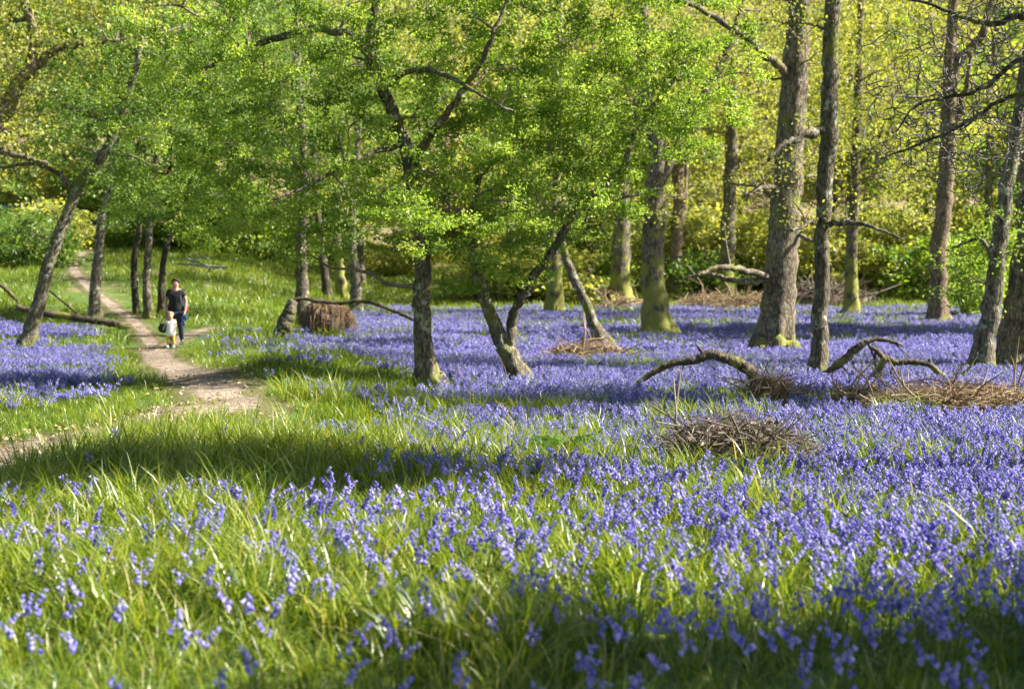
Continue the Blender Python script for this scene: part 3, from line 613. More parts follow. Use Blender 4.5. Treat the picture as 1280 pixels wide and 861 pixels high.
def bluebell_mesh(g, h=.33, nb=9, size=.021, k=6, stalk=True, at=(0, 0, 0), mb=None):
    mb = mb or MB(); line, d = stalk_line(g, h); line = line+np.array(at)
    if stalk: mb.add(*tube_geo(line, np.linspace(.0026, .0014, 7)*(1 if k > 4 else 1.6), 3, cap=False), 1, .4)
    tb = g.random()*.5
    for p, p2, ax, sz in bell_spots(line, d, g, nb, size):
        mb.add(*bell_geo(p2, ax, sz, sz*.34, k), 0, tb+.5*g.random())
    return mb
def clump_mesh(g, n, spread, h, nb, size, k):
    mb = MB()
    for _ in range(n):
        a = g.random()*2*pi; r = spread*math.sqrt(g.random())
        bluebell_mesh(g, h*(.75+.45*g.random()), nb, size, k, True, (math.cos(a)*r, math.sin(a)*r, 0), mb)
    return mb
g = np.random.default_rng(3)
def gm(*a, **k):
    mb = MB(); blades(mb, *a, **k); return mb
GRASS_NEAR = [gm(13, .23, .0062, .055, g, seg=4, lean=.75).mesh('grass_tuft', M['blade']) for _ in range(5)]+[gm(11, .185, .0085, .045, g, seg=4, lean=1.0).mesh('strap_leaf_tuft', M['blade']) for _ in range(4)]
GRASS_MID = [gm(26, .21, .009, .14, g, seg=3, lean=.8, dry=.015).mesh('grass_tuft_mid', M['blade']) for _ in range(5)]
GRASS_FAR = [gm(34, .30, .020, .38, g, seg=2, lean=.7, dry=.006).mesh('grass_tuft_far', M['blade']) for _ in range(4)]
BB_NEAR = [bluebell_mesh(g, .235*(.8+.4*g.random()), 7+int(g.random()*5), .0155).mesh('bluebell_stalk', [M['bell'], M['stalk']]) for _ in range(7)]
BB_MID = [clump_mesh(g, 6, .15, .215, 8, .018, 4).mesh('bluebell_clump', [M['bell'], M['stalk']]) for _ in range(6)]
BB_FAR = [clump_mesh(g, 14, .36, .22, 6, .030, 3).mesh('bluebell_patch', [M['bell'], M['stalk']]) for _ in range(5)]
def wedge(y0, y1, per, mx=1.6):
    n = int(per*((y1**2-y0**2)*.36+2*mx*(y1-y0)))
    y = np.sqrt(y0**2+(y1**2-y0**2)*rng.random(n)); x = (rng.random(n)*2-1)*(.36*y+mx)
    return x, y
XP = lambda y: np.interp(y, [3, 12.5, 14, 17.5, 20, 23, 30, 37, 60], [-5., -4.4, -4., -3.5, -3.3, -4.3, -6.2, -7.6, -13])
def blue_density(x, y):
    dx = x-XP(y); n = fbm(x*.35+5, y*.3+2); n2 = fbm(x*1.1, y*.9+4)
    near = .19+.30*sstep(-1.6, .6, x+.04*y)+.25*sstep(.0, 1.6, x)
    near = near*(.34+.66*sstep(5.2, 7.6, y))
    mid = .30+.62*sstep(-1.8, .2, x+.02*(y-10))
    m = near*(1-sstep(7.2, 9.5, y))+mid*sstep(7.2, 9.5, y)
    m = np.where((y > 8.7) & (y < 13.5), m*(.05+.95*sstep(-1.3, .3, x)), m)
    far = np.where(dx > 0, .10+.85*sstep(1.2, 5.2, dx-.02*(y-20)), .95*sstep(.9, 2.2, -dx))
    w = sstep(13.5, 17, y); m = m*(1-w)+far*w
    m = m*(.07+.14*sstep(-1, 2, x)+1.15*sstep(.39, .60, .5*n+.5*n2))
    u_ = x/np.maximum(y, 1); hill = sstep(.50, .60, fbm(x*.12+40, y*.10+11))*.45*np.maximum(1-sstep(-.27, -.21, u_), sstep(.17, .20, u_)*(1-sstep(.26, .29, u_))*sstep(88, 96, y))
    w2 = np.where(x/y < -.10, sstep(40, 46, y), sstep(58, 68, y)); m = m*(1-w2)+hill*w2
    return np.clip(m, 0, 1)
def place(x, y, keep, lean=.15, s=(.8, .4), nproto=1, sink=0):
    x, y = x[keep], y[keep]; n = len(x)
    rot = np.stack([rng.normal(size=n)*lean, rng.normal(size=n)*lean, rng.random(n)*6.283], 1)
    return np.stack([x, y, terrain(x, y)-sink], 1), rot, s[0]+s[1]*rng.random(n), rng.integers(0, nproto, n)
CLEAR = []          # footprints of heaps and fallen wood, kept free of flowers: x, y, rx, ry
def clear_of(x, y, f=1.0):
    k = np.ones(len(x), bool)
    for a, b, r, q in CLEAR: k &= ((x-a)/(r*f))**2+((y-b)/(q*f))**2 > .35+.9*rng.random(len(x))
    return k
for px, py, wd, dep in ((918, 602, 190, .5), (1195, 524, 235, .8), (1075, 514, 105, .8), (962, 516, 75, .8), (736, 452, 100, 1.2), (1060, 590, 44, .3), (408, 422, 70, 1.2), (353, 427, 30, .6), (855, 500, 150, .5), (690, 592, 110, .45), (1210, 594, 150, .3)):
    q = G(px, py); CLEAR.append((q[0], q[1], wd/2*q[1]/F, dep))
for a, b, r in TREES: CLEAR.append((a, b, r*1.9+.12, r*1.9+.12))
def off_path(x, y, w=1.0, soft=.5):
    return rng.random(len(x)) < sstep(w-soft*.5, w+soft, path_dist(x, y)+.25*(fbm(x*1.3, y*1.3)-.5))
# dead leaves and grit on the path and its verges
ls_ = np.random.default_rng(88); ix_ = ls_.integers(0, len(c1), 2600); lx = c1[ix_, 0]+ls_.normal(size=2600)*.55; ly = c1[ix_, 1]+ls_.normal(size=2600)*.4
iu_ = ls_.integers(0, len(c2), 1200); lx = np.concatenate([lx, c2[iu_, 0]+ls_.normal(size=1200)*.5]); ly = np.concatenate([ly, c2[iu_, 1]+ls_.normal(size=1200)*.5])
v, f = leaf_geo(np.stack([lx, ly, terrain(lx, ly)+.06], 1), .02+.05*ls_.random(3800)**2, ls_, 1.8, .7)
tag(MB().add(v, f, 0, np.repeat(ls_.random(3800), 4)).build('leaf_litter', M['dry'], smooth=False), 'brown dead leaves and bits littering the earth path', kind='stuff')
# grass
x, y = wedge(3.2, 13.5, 190); tall = .65+.55*fbm(x*.5+2, y*.5)
bd = blue_density(x, y)
p, r, s, i = place(x, y, off_path(x, y, .55) & clear_of(x, y, .8), .18, (.7, .5), 9); k = off_path(x, y, -5)
s = s*(.68+.6*sstep(.35, .65, fbm(p[:, 0]*.6+2, p[:, 1]*.6)))*(1+.35*(sstep(9.5, 11, p[:, 1])*(1-sstep(-.8, .6, p[:, 0]))))
scatter('grass', p, r, s, i, GRASS_NEAR, 'long fresh green grass and bluebell leaves in the foreground')
GRASS_TALL = [gm(20, .34, .0075, .07, g, seg=4, lean=.85, dry=.06).mesh('tussock', M['blade']) for _ in range(5)]
x, y = wedge(4.5, 17.5, 90); n_ = fbm(x*1.3+31, y*1.1+7); tus = np.zeros(len(x))
for a, b, r, q, w_ in ((-2.3, 11.0, 2.2, 1.0, .9), (.35, 11.3, .75, .9, 1.), (-2.7, 13.2, .8, .9, 1.), (-2.9, 15.2, .9, 1.0, 1.), (-1.7, 16.5, 1.2, .8, .7), (1.0, 10.0, .6, .5, .6), (-1.1, 6.4, .7, .5, .7), (-.2, 5.5, .6, .4, .6), (2.6, 11.5, .8, .5, .5), (1.4, 13.2, .6, .6, .4)):
    tus = np.maximum(tus, w_*np.exp(-(((x-a)/r)**2+((y-b)/q)**2)**2))
tus = np.maximum(tus*sstep(.30, .5, n_), .5*sstep(.66, .72, n_))
p, r, s, i = place(x, y, (rng.random(len(x)) < tus) & off_path(x, y, .6), .16, (.7, .5), 5)
scatter('grass', p, r, s, i, GRASS_TALL, 'taller lush grass tussocks standing out of the meadow')
x, y = wedge(13.5, 36, 36); bd = blue_density(x, y)
p, r, s, i = place(x, y, off_path(x, y, .6) & clear_of(x, y, .8) & (rng.random(len(x)) < 1-.35*bd), .15, (.6, .5), 5)
s = s*(.7+.5*sstep(.35, .65, fbm(p[:, 0]*.4+2, p[:, 1]*.4)))
scatter('grass', p, r, s, i, GRASS_MID, 'grass growing between the bluebells in the middle of the meadow')
x, y = wedge(36, 112, 4.2, 4); bd = blue_density(x, y)
p, r, s, i = place(x, y, off_path(x, y, .8) & (rng.random(len(x)) < 1-.3*bd), .15, (.6, .6), 4)
scatter('grass', p, r, s, i, GRASS_FAR, 'rough grass on the far meadow edge and bank')
# bluebells: the nearest are single plants, the carpet beyond them is stuff
x, y = wedge(3.9, 12.5, 135, .9); kp = (rng.random(len(x)) < blue_density(x, y)) & clear_of(x, y); x, y = x[kp], y[kp]
inview = np.abs(x/y) < .33
order = np.argsort(np.where(inview, y, 99)); near, rest = order[:290], order[290:]
bell_mats = M['bell']
VAR = []
for q in range(8):
    gg = np.random.default_rng(200+q); line, d = stalk_line(gg, .235*(.85+.3*gg.random()))
    st = MB().add(*tube_geo(line, np.linspace(.0022, .0012, 7), 4), 0, .4).mesh('bluebell', M['stalk'])
    bells = []
    for p0, p2, ax, sz in bell_spots(line, d, gg, 7+q % 3, .0165):
        mb = MB(); mb.add(*bell_geo(np.zeros(3), ax, sz, sz*.34, 7), 0, .3+.7*gg.random())
        bells.append((mb.mesh('bell', M['bell']), p2))
    VAR.append((st, bells))
for ix in near:
    st, bells = VAR[rng.integers(0, 8)]
    o = bpy.data.objects.new('bluebell', st); COL.objects.link(o)
    o.location = (x[ix], y[ix], float(terrain(x[ix], y[ix]))); o.rotation_euler = (rng.normal()*.1, rng.normal()*.1, rng.random()*6.283)
    sc = .85+.35*rng.random(); o.scale = (sc, sc, sc)
    tag(o, 'single violet blue bluebell stalk with drooping bells in the nearest grass', 'flower', 'bluebells in the nearest grass')
    for bm, p2 in bells:
        c = bpy.data.objects.new('bell', bm); COL.objects.link(c); c.parent = o; c.location = tuple(p2)
kk = np.zeros(len(x), bool); kk[rest] = True
p, r, s, i = place(x, y, kk, .12, (.85, .35), 7)
scatter('bluebell_drift', p, r, s, i, BB_NEAR, 'drift of violet blue bluebells in the sunlit grass before the tree line')
x, y = wedge(12.5, 32, 42, 1.5); kp = (rng.random(len(x)) < blue_density(x, y)) & off_path(x, y, .95) & clear_of(x, y)
p, r, s, i = place(x, y, kp, .1, (.8, .35), 6)
scatter('bluebell_carpet', p, r, s, i, BB_MID, 'dense carpet of bluebells beneath the central trees')
x, y = wedge(32, 100, 12, 3); kp = (rng.random(len(x)) < blue_density(x, y)) & off_path(x, y, 1.1)
p, r, s, i = place(x, y, kp, .08, (.8, .4), 5)
scatter('bluebell_carpet', p, r, s, i, BB_FAR, 'far haze of bluebells under the oaks and on the bank')
#PART2
# ------------------------------------------------------------------ fallen wood, heaps, stumps, ferns, bushes
def fallen(name, label, lines, bark, px, py, group=None, k=10, rough=.16, cat='fallen branch', part='limb', thin=.60):
    b = G(px, py); root = empty(name, b, label, cat, group); d = b[1]
    for n_, ln in enumerate(lines):
        q0 = [P(p[0], p[1], d+(p[3] if len(p) > 3 else 0)) for p in ln]; m = 7*len(ln); q = spline(q0, m)
        r = np.maximum(thin*spline(np.array([p[2]/2*d/F for p in ln])[:, None].repeat(3, 1), m)[:, 0], .003)
        gg = np.random.default_rng(n_+int(px)); q[1:-1] += gg.normal(size=(m-2, 3))*r[1:-1, None]*.10
        MB().add(*tube_geo(q-b, r, k, rough, None, n_+px*.01)).build(part if r.max() > .012 else 'twig', bark, root)
    return root
fallen('fallen_branch', 'dark arched fallen branch reaching left over the bluebells from a twiggy stub',
       [[(776, 488, 9), (795, 479, 11), (818, 465, 13), (842, 454, 15), (866, 451, 18), (885, 444, 20), (905, 447, 22), (925, 455, 23), (940, 466, 24), (948, 486, 26)],
        [(884, 446, 9), (876, 438, 6), (871, 432, 3)], [(786, 484, 4), (788, 492, 3), (787, 499, 2)], [(905, 446, 4), (915, 432, 2)]], M['deadwood'], 945, 492)
fallen('fallen_branch', 'mossy fallen branch with a hooked arch standing against the slim dark trunk',
       [[(1022, 480, 16), (1038, 464, 17), (1056, 449, 17), (1071, 435, 16), (1084, 427, 11), (1098, 424, 9), (1116, 427, 8), (1128, 432, 5)],
        [(1116, 427, 4), (1130, 440, 3), (1140, 450, 2)], [(1066, 452, 6), (1070, 470, 5), (1080, 485, 6)], [(1084, 428, 5), (1092, 445, 4), (1096, 462, 4), (1112, 478, 3)], [(1050, 455, 4), (1062, 470, 3), (1066, 488, 3)]], M['deadwood'], 1030, 482)
fallen('fallen_branch', 'mossy forked fallen branch trailing right over the dead bracken',
       [[(1080, 486, 13), (1092, 474, 13), (1101, 458, 12), (1106, 448, 13), (1122, 453, 13), (1142, 452, 13), (1162, 456, 12), (1176, 468, 12), (1190, 474, 10), (1210, 462, 6), (1222, 440, 4)],
        [(1106, 452, 12), (1098, 440, 10), (1088, 434, 6)], [(1162, 456, 9), (1162, 448, 6)], [(1094, 456, 6), (1094, 442, 5), (1096, 435, 4)], [(1101, 458, 8), (1096, 478, 8), (1080, 492, 8)], [(1120, 453, 4), (1112, 470, 4), (1116, 492, 3)]], M['deadwood'], 1085, 488)
fallen('broken_stump', 'short dark broken stem leaning beside the round brown root mound',
       [[(352, 428, 26), (355, 410, 20), (361, 392, 17), (367, 376, 12)]], M['bark_haw'], 353, 425, cat='stump', part='stem', thin=1., rough=.03, k=16)
fallen('fallen_branch', 'long thin mossy branch lying level from the broken stump to the central tree',
       [[(364, 377, 9), (378, 373, 8), (400, 377, 8), (425, 379, 8), (452, 376, 9), (475, 382, 8), (498, 391, 8), (520, 401, 7)], [(452, 377, 4), (440, 384, 3), (432, 395, 2)]], M['deadwood'], 356, 424)
fallen('fallen_log', 'long bare log lying at the back of the left bluebells near the path',
       [[(20, 384, 10), (60, 392, 12), (100, 398, 12), (140, 404, 13), (168, 412, 14)]], M['deadwood'], 150, 412, cat='log', thin=.72)
fallen('fallen_branch', 'thin bare pole leaning down to the left log behind the grey leaning tree',
       [[(60, 362, 4), (75, 374, 5), (92, 388, 5), (106, 402, 5)]], M['deadwood'], 104, 404)
fallen('fallen_branch', 'bleached dead branch with forked tips on the sunlit bank above the walkers',
       [[(232, 322, 4), (240, 326, 5), (250, 328, 5), (262, 336, 4), (256, 344, 3)], [(240, 326, 4), (252, 320, 3), (262, 325, 2)], [(222, 330, 4), (240, 331, 4), (285, 334, 4)]], M['twig_pale'], 250, 345)
fallen('fallen_branch', 'short mossy limb lying on the slope at the left edge of the view',
       [[(-20, 350, 9), (0, 356, 9), (14, 368, 8), (24, 378, 6)]], M['deadwood'], 10, 380)
fallen('fallen_log', 'dark rotting log half sunk in the bluebells at the right edge',
       [[(1135, 588, 12), (1165, 583, 20), (1210, 582, 24), (1260, 580, 24), (1310, 578, 24)]], M['bark_dark'], 1200, 592, cat='log', k=14, thin=1.)
def stump(px, py, w, h, label):
    b = G(px, py); root = empty('stump', b, label, 'stump'); s = b[1]/F; w *= s; h *= s
    MB().add(*tube_geo([(0, 0, -.1), (0, 0, h*.3), (w*.05, 0, h*.7), (w*.1, 0, h)], [w*.62, w*.5, w*.42, w*.30], 14, .25, (.1, .3, 4), px)).build('stem', M['bark_dark'], root)
    for k in range(5):
        a = k*1.26; q = np.array([math.cos(a), math.sin(a), 0])*w*.34
        MB().add(*tube_geo([q+(0, 0, h*.5), q*.9+(0, 0, h*(.95+.12*(k % 3)))], [w*.14, w*.03], 5)).build('splinter', M['bark_dark'], root)
stump(1060, 590, 34, 26, 'low dark rotten stump standing in the bluebells right of the stick heap')
def heap(px, py, w, h, n, mat, label, core, seed, dep=1.0, up=.25, ln=.5, th=.005, cat='brush heap', name='brush_heap'):
    g = np.random.default_rng(seed); b = G(px, py); s = b[1]/F; w *= s*.5; h *= s; D = w*dep
    root = empty(name, b, label, cat)
    MB().add(*blob_geo((0, 0, -.05), (w*.92, D*.92, h*.80), 22, 12, .28, seed, 2.2)).build('mound', core, root)
    mb = MB()
    for _ in range(n):
        a = g.random()*2*pi; r = math.sqrt(g.random()); x = math.cos(a)*r*w; y = math.sin(a)*r*D
        z = h*math.sqrt(max(0, 1-r*r*.95))*(.55+.45*g.random()); L = ln*(.4+.9*g.random())
        d = nrm(np.array([g.normal(), g.normal()*.7, g.normal()*up*(2.2 if g.random() < .15 else .8)+up*.3])); c = np.array([x, y, max(z, .02)]); sd = g.normal(size=3)*L*.10
        q = spline([c-d*L/2, c+sd, c+d*L/2], 5); q[:, 2] = np.maximum(q[:, 2], -.02)
        mb.add(*tube_geo(q, np.linspace(th, th*.35, 5)*(.5+.6*g.random()+1.6*(g.random() < .08)), 3, cap=False), 0, g.random())
    m_ = n//2; a = g.random(m_)*2*pi; r = np.sqrt(g.random(m_)); zz = h*np.sqrt(np.maximum(0, 1-r*r*.95))*(.6+.45*g.random(m_))
    lv, lf = leaf_geo(np.stack([np.cos(a)*r*w*1.05, np.sin(a)*r*D*1.05, np.maximum(zz, .03)], 1), ln*(.06+.12*g.random(m_)), g, .6, .6); mb.add(lv, lf, 0, np.repeat(g.random(m_), 4))
    for _ in range(9):
        a = g.random()*2*pi; r = .8*math.sqrt(g.random()); o = np.array([math.cos(a)*r*w, math.sin(a)*r*D, h*.4]); d = nrm(np.array([g.normal(), g.normal()*.6, .45*abs(g.normal())+.15])); L = ln*(.8+.8*g.random())
        q = spline([o, o+d*L*.5+g.normal(size=3)*L*.07, o+d*L], 7); mb.add(*tube_geo(q, np.linspace(th*2.6, th*.8, 7), 5, cap=False), 0, .3+.6*g.random())
        e = q[3]; d2 = nrm(d+g.normal(size=3)*.6); mb.add(*tube_geo(spline([e, e+d2*L*.25, e+d2*L*.45+g.normal(size=3)*L*.05], 5), np.linspace(th*1.6, th*.5, 5), 4, cap=False), 0, .3+.6*g.random())
    mb.build('dead_stems', mat, root, kind='stuff')
    return root
heap(920, 598, 205, 76, 900, M['drydark'], 'low dark heap of dead sticks and stems in the middle of the bluebells', M['soil'], 1, .7, .35, .42, .005)
heap(1205, 516, 225, 33, 1000, M['dry'], 'wide tan heap of dead bracken below the big edge trunk', M['soil'], 2, .6, .22, .55, .006, 'bracken heap', 'bracken_heap')
heap(1080, 506, 90, 20, 260, M['dry'], 'small tan heap of dead bracken under the hooked fallen branch', M['soil'], 3, .7, .25, .45, .006, 'bracken heap', 'bracken_heap')
heap(962, 508, 56, 38, 300, M['dry'], 'tan tangle of dead stems round the foot of the arched branch', M['soil'], 4, .7, .6, .5, .006, 'bracken heap', 'bracken_heap')
heap(736, 452, 105, 24, 320, M['dry'], 'brown mossy hummock under the small leaning tree', M['soil'], 5, .7, .25, .6, .009, 'hummock', 'hummock')
heap(778, 388, 64, 14, 200, M['dry'], 'tan litter hummock at the foot of the far mossy oak', M['soil'], 6, .7, .25, .8, .014, 'hummock', 'hummock')
heap(905, 388, 130, 18, 420, M['dry'], 'pinkish brush heap at the back of the meadow behind the biggest oak', M['soil'], 7, .6, .4, 1.3, .014)
heap(1030, 384, 120, 34, 420, M['drydark'], 'dark brown bracken bank behind the slim dark trunk', M['soil'], 8, .6, .4, 1.4, .016, 'bracken heap', 'bracken_heap')
heap(1130, 364, 150, 22, 420, M['dry'], 'tan bracken bank behind the reddish forked trunk', M['soil'], 9, .6, .4, 1.6, .018, 'bracken heap', 'bracken_heap')
heap(668, 372, 190, 26, 420, M['dry'], 'tan dead bracken bank behind the far mossy oaks', M['soil'], 10, .5, .4, 1.6, .018, 'bracken heap', 'bracken_heap')
def root_mound():
    g = np.random.default_rng(77); b = G(408, 420); s = b[1]/F; w, h = 33*s, 42*s
    root = empty('root_mound', b, 'rounded brown mound hung with dead grass beside the broken stump', 'mound')
    MB().add(*blob_geo((0, 0, h*.42), (w*.95, w*.85, h*.58), 28, 16, .42, 3, 2.2)).build('mound', M['soil'], root)
    mb = MB()
    for _ in range(900):
        a = g.random()*2*pi; e = g.random()**.7*1.5; o = np.array([math.cos(a)*math.cos(e)*w, math.sin(a)*math.cos(e)*w*.86, h*.42+math.sin(e)*h*.6])
        L = (.12+.34*g.random()**1.5); a2 = a+g.normal()*.6; out = np.array([math.cos(a2), math.sin(a2), 0])*(.6+1.6*g.random())
        q = spline([o, o+out*.10*L+np.array([0, 0, .05*L]), o+out*.28*L-np.array([0, 0, L])], 5)+g.normal(size=(5, 3))*.015
        q[:, 2] = np.maximum(q[:, 2], 0); mb.add(*tube_geo(q, np.linspace(.012, .004, 5), 3, cap=False), 0, g.random()*(.5 if g.random() < .75 else .9))
    mb.build('dead_grass', M['dry'], root, kind='stuff')
    gb = MB()
    for _ in range(26):
        a = g.random()*2*pi; r = g.random()*.7; k0 = MB(); blades(k0, 7, .22, .014, .08, g, seg=3, lean=.9); vv = np.concatenate(k0.v)+np.array([math.cos(a)*r*w, math.sin(a)*r*w*.8, h*(.42+.52*math.sqrt(1-r*r))])
        gb.add(vv, [f_ for f_, _m in k0.f], 0, np.concatenate(k0.t))
    gb.build('grass_tufts', M['blade'], root, kind='stuff')
def fern(px, py, n, L, seed, label):
    g = np.random.default_rng(seed); b = G(px, py); root = empty('fern', b, label, 'fern')
    for k in range(n):
        a = 2*pi*k/n+g.normal()*.25; d = np.array([math.cos(a), math.sin(a), 0]); l = L*(.75+.4*g.random())
        q = spline([(0, 0, 0), d*l*.25+np.array([0, 0, l*.55]), d*l*.62+np.array([0, 0, l*.68]), d*l+np.array([0, 0, l*.45])], 18)
        mb = MB(); mb.add(*tube_geo(q, np.linspace(.004, .001, 18), 4, cap=False), 0, .2); sd = np.array([-d[1], d[0], 0])
        for i in range(3, 18):
            for s_ in (-1, 1):
                ww = .30*l*math.sin(pi*(i/18)**.7)*.6+.01; T = nrm(q[i]-q[i-1]); e = q[i]+sd*s_*ww+T*ww*.35-np.array([0, 0, ww*.12])
                m_ = (q[i]+e)/2; mb.add([q[i], m_+T*.018, e, m_-T*.018], np.array([[0, 1, 2, 3]]), 0, .3+.7*g.random())
        mb.build('frond', M['fern'], root, smooth=False)
root_mound()
fern(700, 590, 8, .34, 1, 'green fern with arching fronds in the dark grassy gap before the bluebells')
fern(668, 584, 6, .26, 2, 'smaller fern uncurling left of the arching green fern')
g = np.random.default_rng(9)
for (px, py, hh) in ((571, 492, 30), (577, 488, 22), (633, 486, 34), (641, 480, 24), (736, 520, 40), (862, 470, 26), (487, 560, 38), (640, 560, 46), (716, 612, 50), (1010, 520, 30), (330, 430, 22), (395, 545, 34), (1150, 540, 36), (560, 600, 36)):
    b = G(px, py); L = hh*b[1]/F*1.3; q = spline([(0, 0, -.03), (g.normal()*.05*L, 0, L*.5), (g.normal()*.3*L, g.normal()*.2*L, L)], 8)
    o = MB().add(*tube_geo(q, np.linspace(.005, .002, 8), 5), 0, .6+.4*g.random()).build('dry_stalk', M['dry'])
    o.location = tuple(b); tag(o, 'thin pale dry stalk standing among grass and bluebells', 'stalk', 'dry stalks in the meadow')
def bush(px, py, w, h, leaf, n, ls, label, seed, name='bush', bark='bark_dark'):
    g = np.random.default_rng(seed); b = G(px, py); s = b[1]/F; w *= s*.5; h *= s; root = empty(name, b, label, 'bush')
    sk = Skel(); mb = MB()
    for k in range(6):
        a = k*1.05+g.random(); q = spline([(0, 0, -.1), (math.cos(a)*w*.15, math.sin(a)*w*.15, h*.25), (math.cos(a)*w*.4, math.sin(a)*w*.4, h*.55)], 8)
        mb.add(*tube_geo(q, np.linspace(.05, .02, 8), 6)); sk.add(q[2:], .025)
    mb.build('stems', M[bark], root, kind='stuff')
    ex = [(np.array([math.cos(a)*w*.5, math.sin(a)*w*.5, h*z]), np.array([w*.5, w*.5, h*.28])) for a, z in zip(g.random(7)*6.28, np.linspace(.25, .8, 7))]
    tw, lines = grow(sk, ex, g, (10, 40, 120), rmax=.05, tips=.006)
    tw.build('twigs', M['twig'], root, kind='stuff')
    leaf_cloud(lines, n, ls, g, max(.1, w*.10), np.zeros(3), .5).build('crown', M[leaf], root, smooth=False)
    return root
bush(298, 318, 150, 100, 'leaf_green', 6500, .17, 'bright green spreading bush on the bank above the walkers', 1)
bush(348, 330, 110, 60, 'leaf_green', 4000, .15, 'lower light green bush on the bank beside the mossy tree', 2)
bush(905, 368, 150, 50, 'leaf_deep', 3800, .16, 'dark evergreen bush in shade behind the low dead limbs', 3)
bush(1205, 398, 84, 82, 'leaf_green', 5000, .11, 'bright leafy bush between the reddish forked trunk and the leaning pale trunk', 4)
bush(30, 335, 130, 70, 'leaf_deep', 4500, .17, 'dark green bush on the slope left of the uphill path', 5)
bush(505, 345, 120, 40, 'leaf_yellow', 3500, .17, 'low yellow green bush on the sunlit bank behind the central tree', 6)

UL = {'leaf_deep': 'dark bushy undergrowth shrub at the foot of the far wood', 'leaf_green': 'fresh green undergrowth shrub at the foot of the far wood', 'leaf_yellow': 'yellow green undergrowth shrub at the foot of the far wood'}
first = {}
gq_ = np.random.default_rng(19)
for k in range(34):
    yy = 70+36*gq_.random(); xx = yy*(-.02+.36*gq_.random()) if k < 26 else yy*(-.33+.3*gq_.random()); zz = float(terrain(xx, yy))
    lf = ('leaf_deep' if .09 < xx/yy < .18 and k % 4 == 1 else ('leaf_green', 'leaf_yellow', 'leaf_yellow')[int(gq_.random()*3)])
    if lf not in first: o = first[lf] = bush(700, 366, 120, 70, lf, 5000, .2, UL[lf], 50+k)
    else: o = copy_tree(first[lf])
    o.location = (xx, yy, zz-.1); q = .6+.8*gq_.random(); o.scale = (q*(.9+.6*gq_.random()), q, q*(.7+.5*gq_.random())); o.rotation_euler = (0, 0, gq_.random()*6.28)
    o['label'] = UL[lf]; o['group'] = {'leaf_deep': 'dark', 'leaf_green': 'fresh green', 'leaf_yellow': 'yellow green'}[lf]+' shrubs at the foot of the far wood'
single_out([(o, w_) for o in COL.objects if str(o.get('group', '')).endswith('shrubs at the foot of the far wood') for w_ in [o['group'].split(' shrubs')[0]+' shrub']], 'below the far wood')
# ------------------------------------------------------------------ the walkers
def cloth(name, col, **k): return simple(name, col, .85, **k)
M['tee'] = cloth('tee', (.018, .017, .02)); M['denim'] = cloth('denim', (.025, .035, .075), scale=25); M['hair'] = cloth('hair', (.03, .018, .012), scale=40)
M['white'] = cloth('white_cotton', (.78, .77, .76), col2=(.70, .69, .68)); M['yellow'] = cloth('yellow_cotton', (.55, .36, .06)); M['aqua'] = cloth('aqua_shoe', (.35, .58, .55))
M['fair'] = cloth('fair_hair', (.50, .27, .13), scale=30); M['strap'] = cloth('strap', (.05, .055, .08)); M['redcloth'] = cloth('red_cloth', (.45, .03, .035)); M['bluecloth'] = cloth('blue_cloth', (.02, .07, .16))
M['shoe'] = cloth('shoe', (.05, .04, .04)); M['darkgreen'] = cloth('dark_green_cloth', (.02, .045, .035)); M['eye'] = simple('eye', (.02, .015, .012), .3); M['lip'] = simple('lip', (.38, .15, .13), .5)
def skin(name, mat, parent, nodes, edges, root=0, sub=2):
    me = bpy.data.meshes.new(name); me.from_pydata([n[0] for n in nodes], edges, []); me.update()
    o = bpy.data.objects.new(name, me); COL.objects.link(o); o.parent = parent
    sk = o.modifiers.new('skin', 'SKIN'); sk.use_smooth_shade = True
    if not me.skin_vertices: me.skin_vertices.new() if hasattr(me.skin_vertices, 'new') else None
    for i, n in enumerate(nodes):
        r = n[1]; me.skin_vertices[0].data[i].radius = (r, r) if np.ndim(r) == 0 else r
    me.skin_vertices[0].data[root].use_root = True
    sb = o.modifiers.new('sub', 'SUBSURF'); sb.levels = sub; sb.render_levels = sub
    me.materials.append(mat); return o
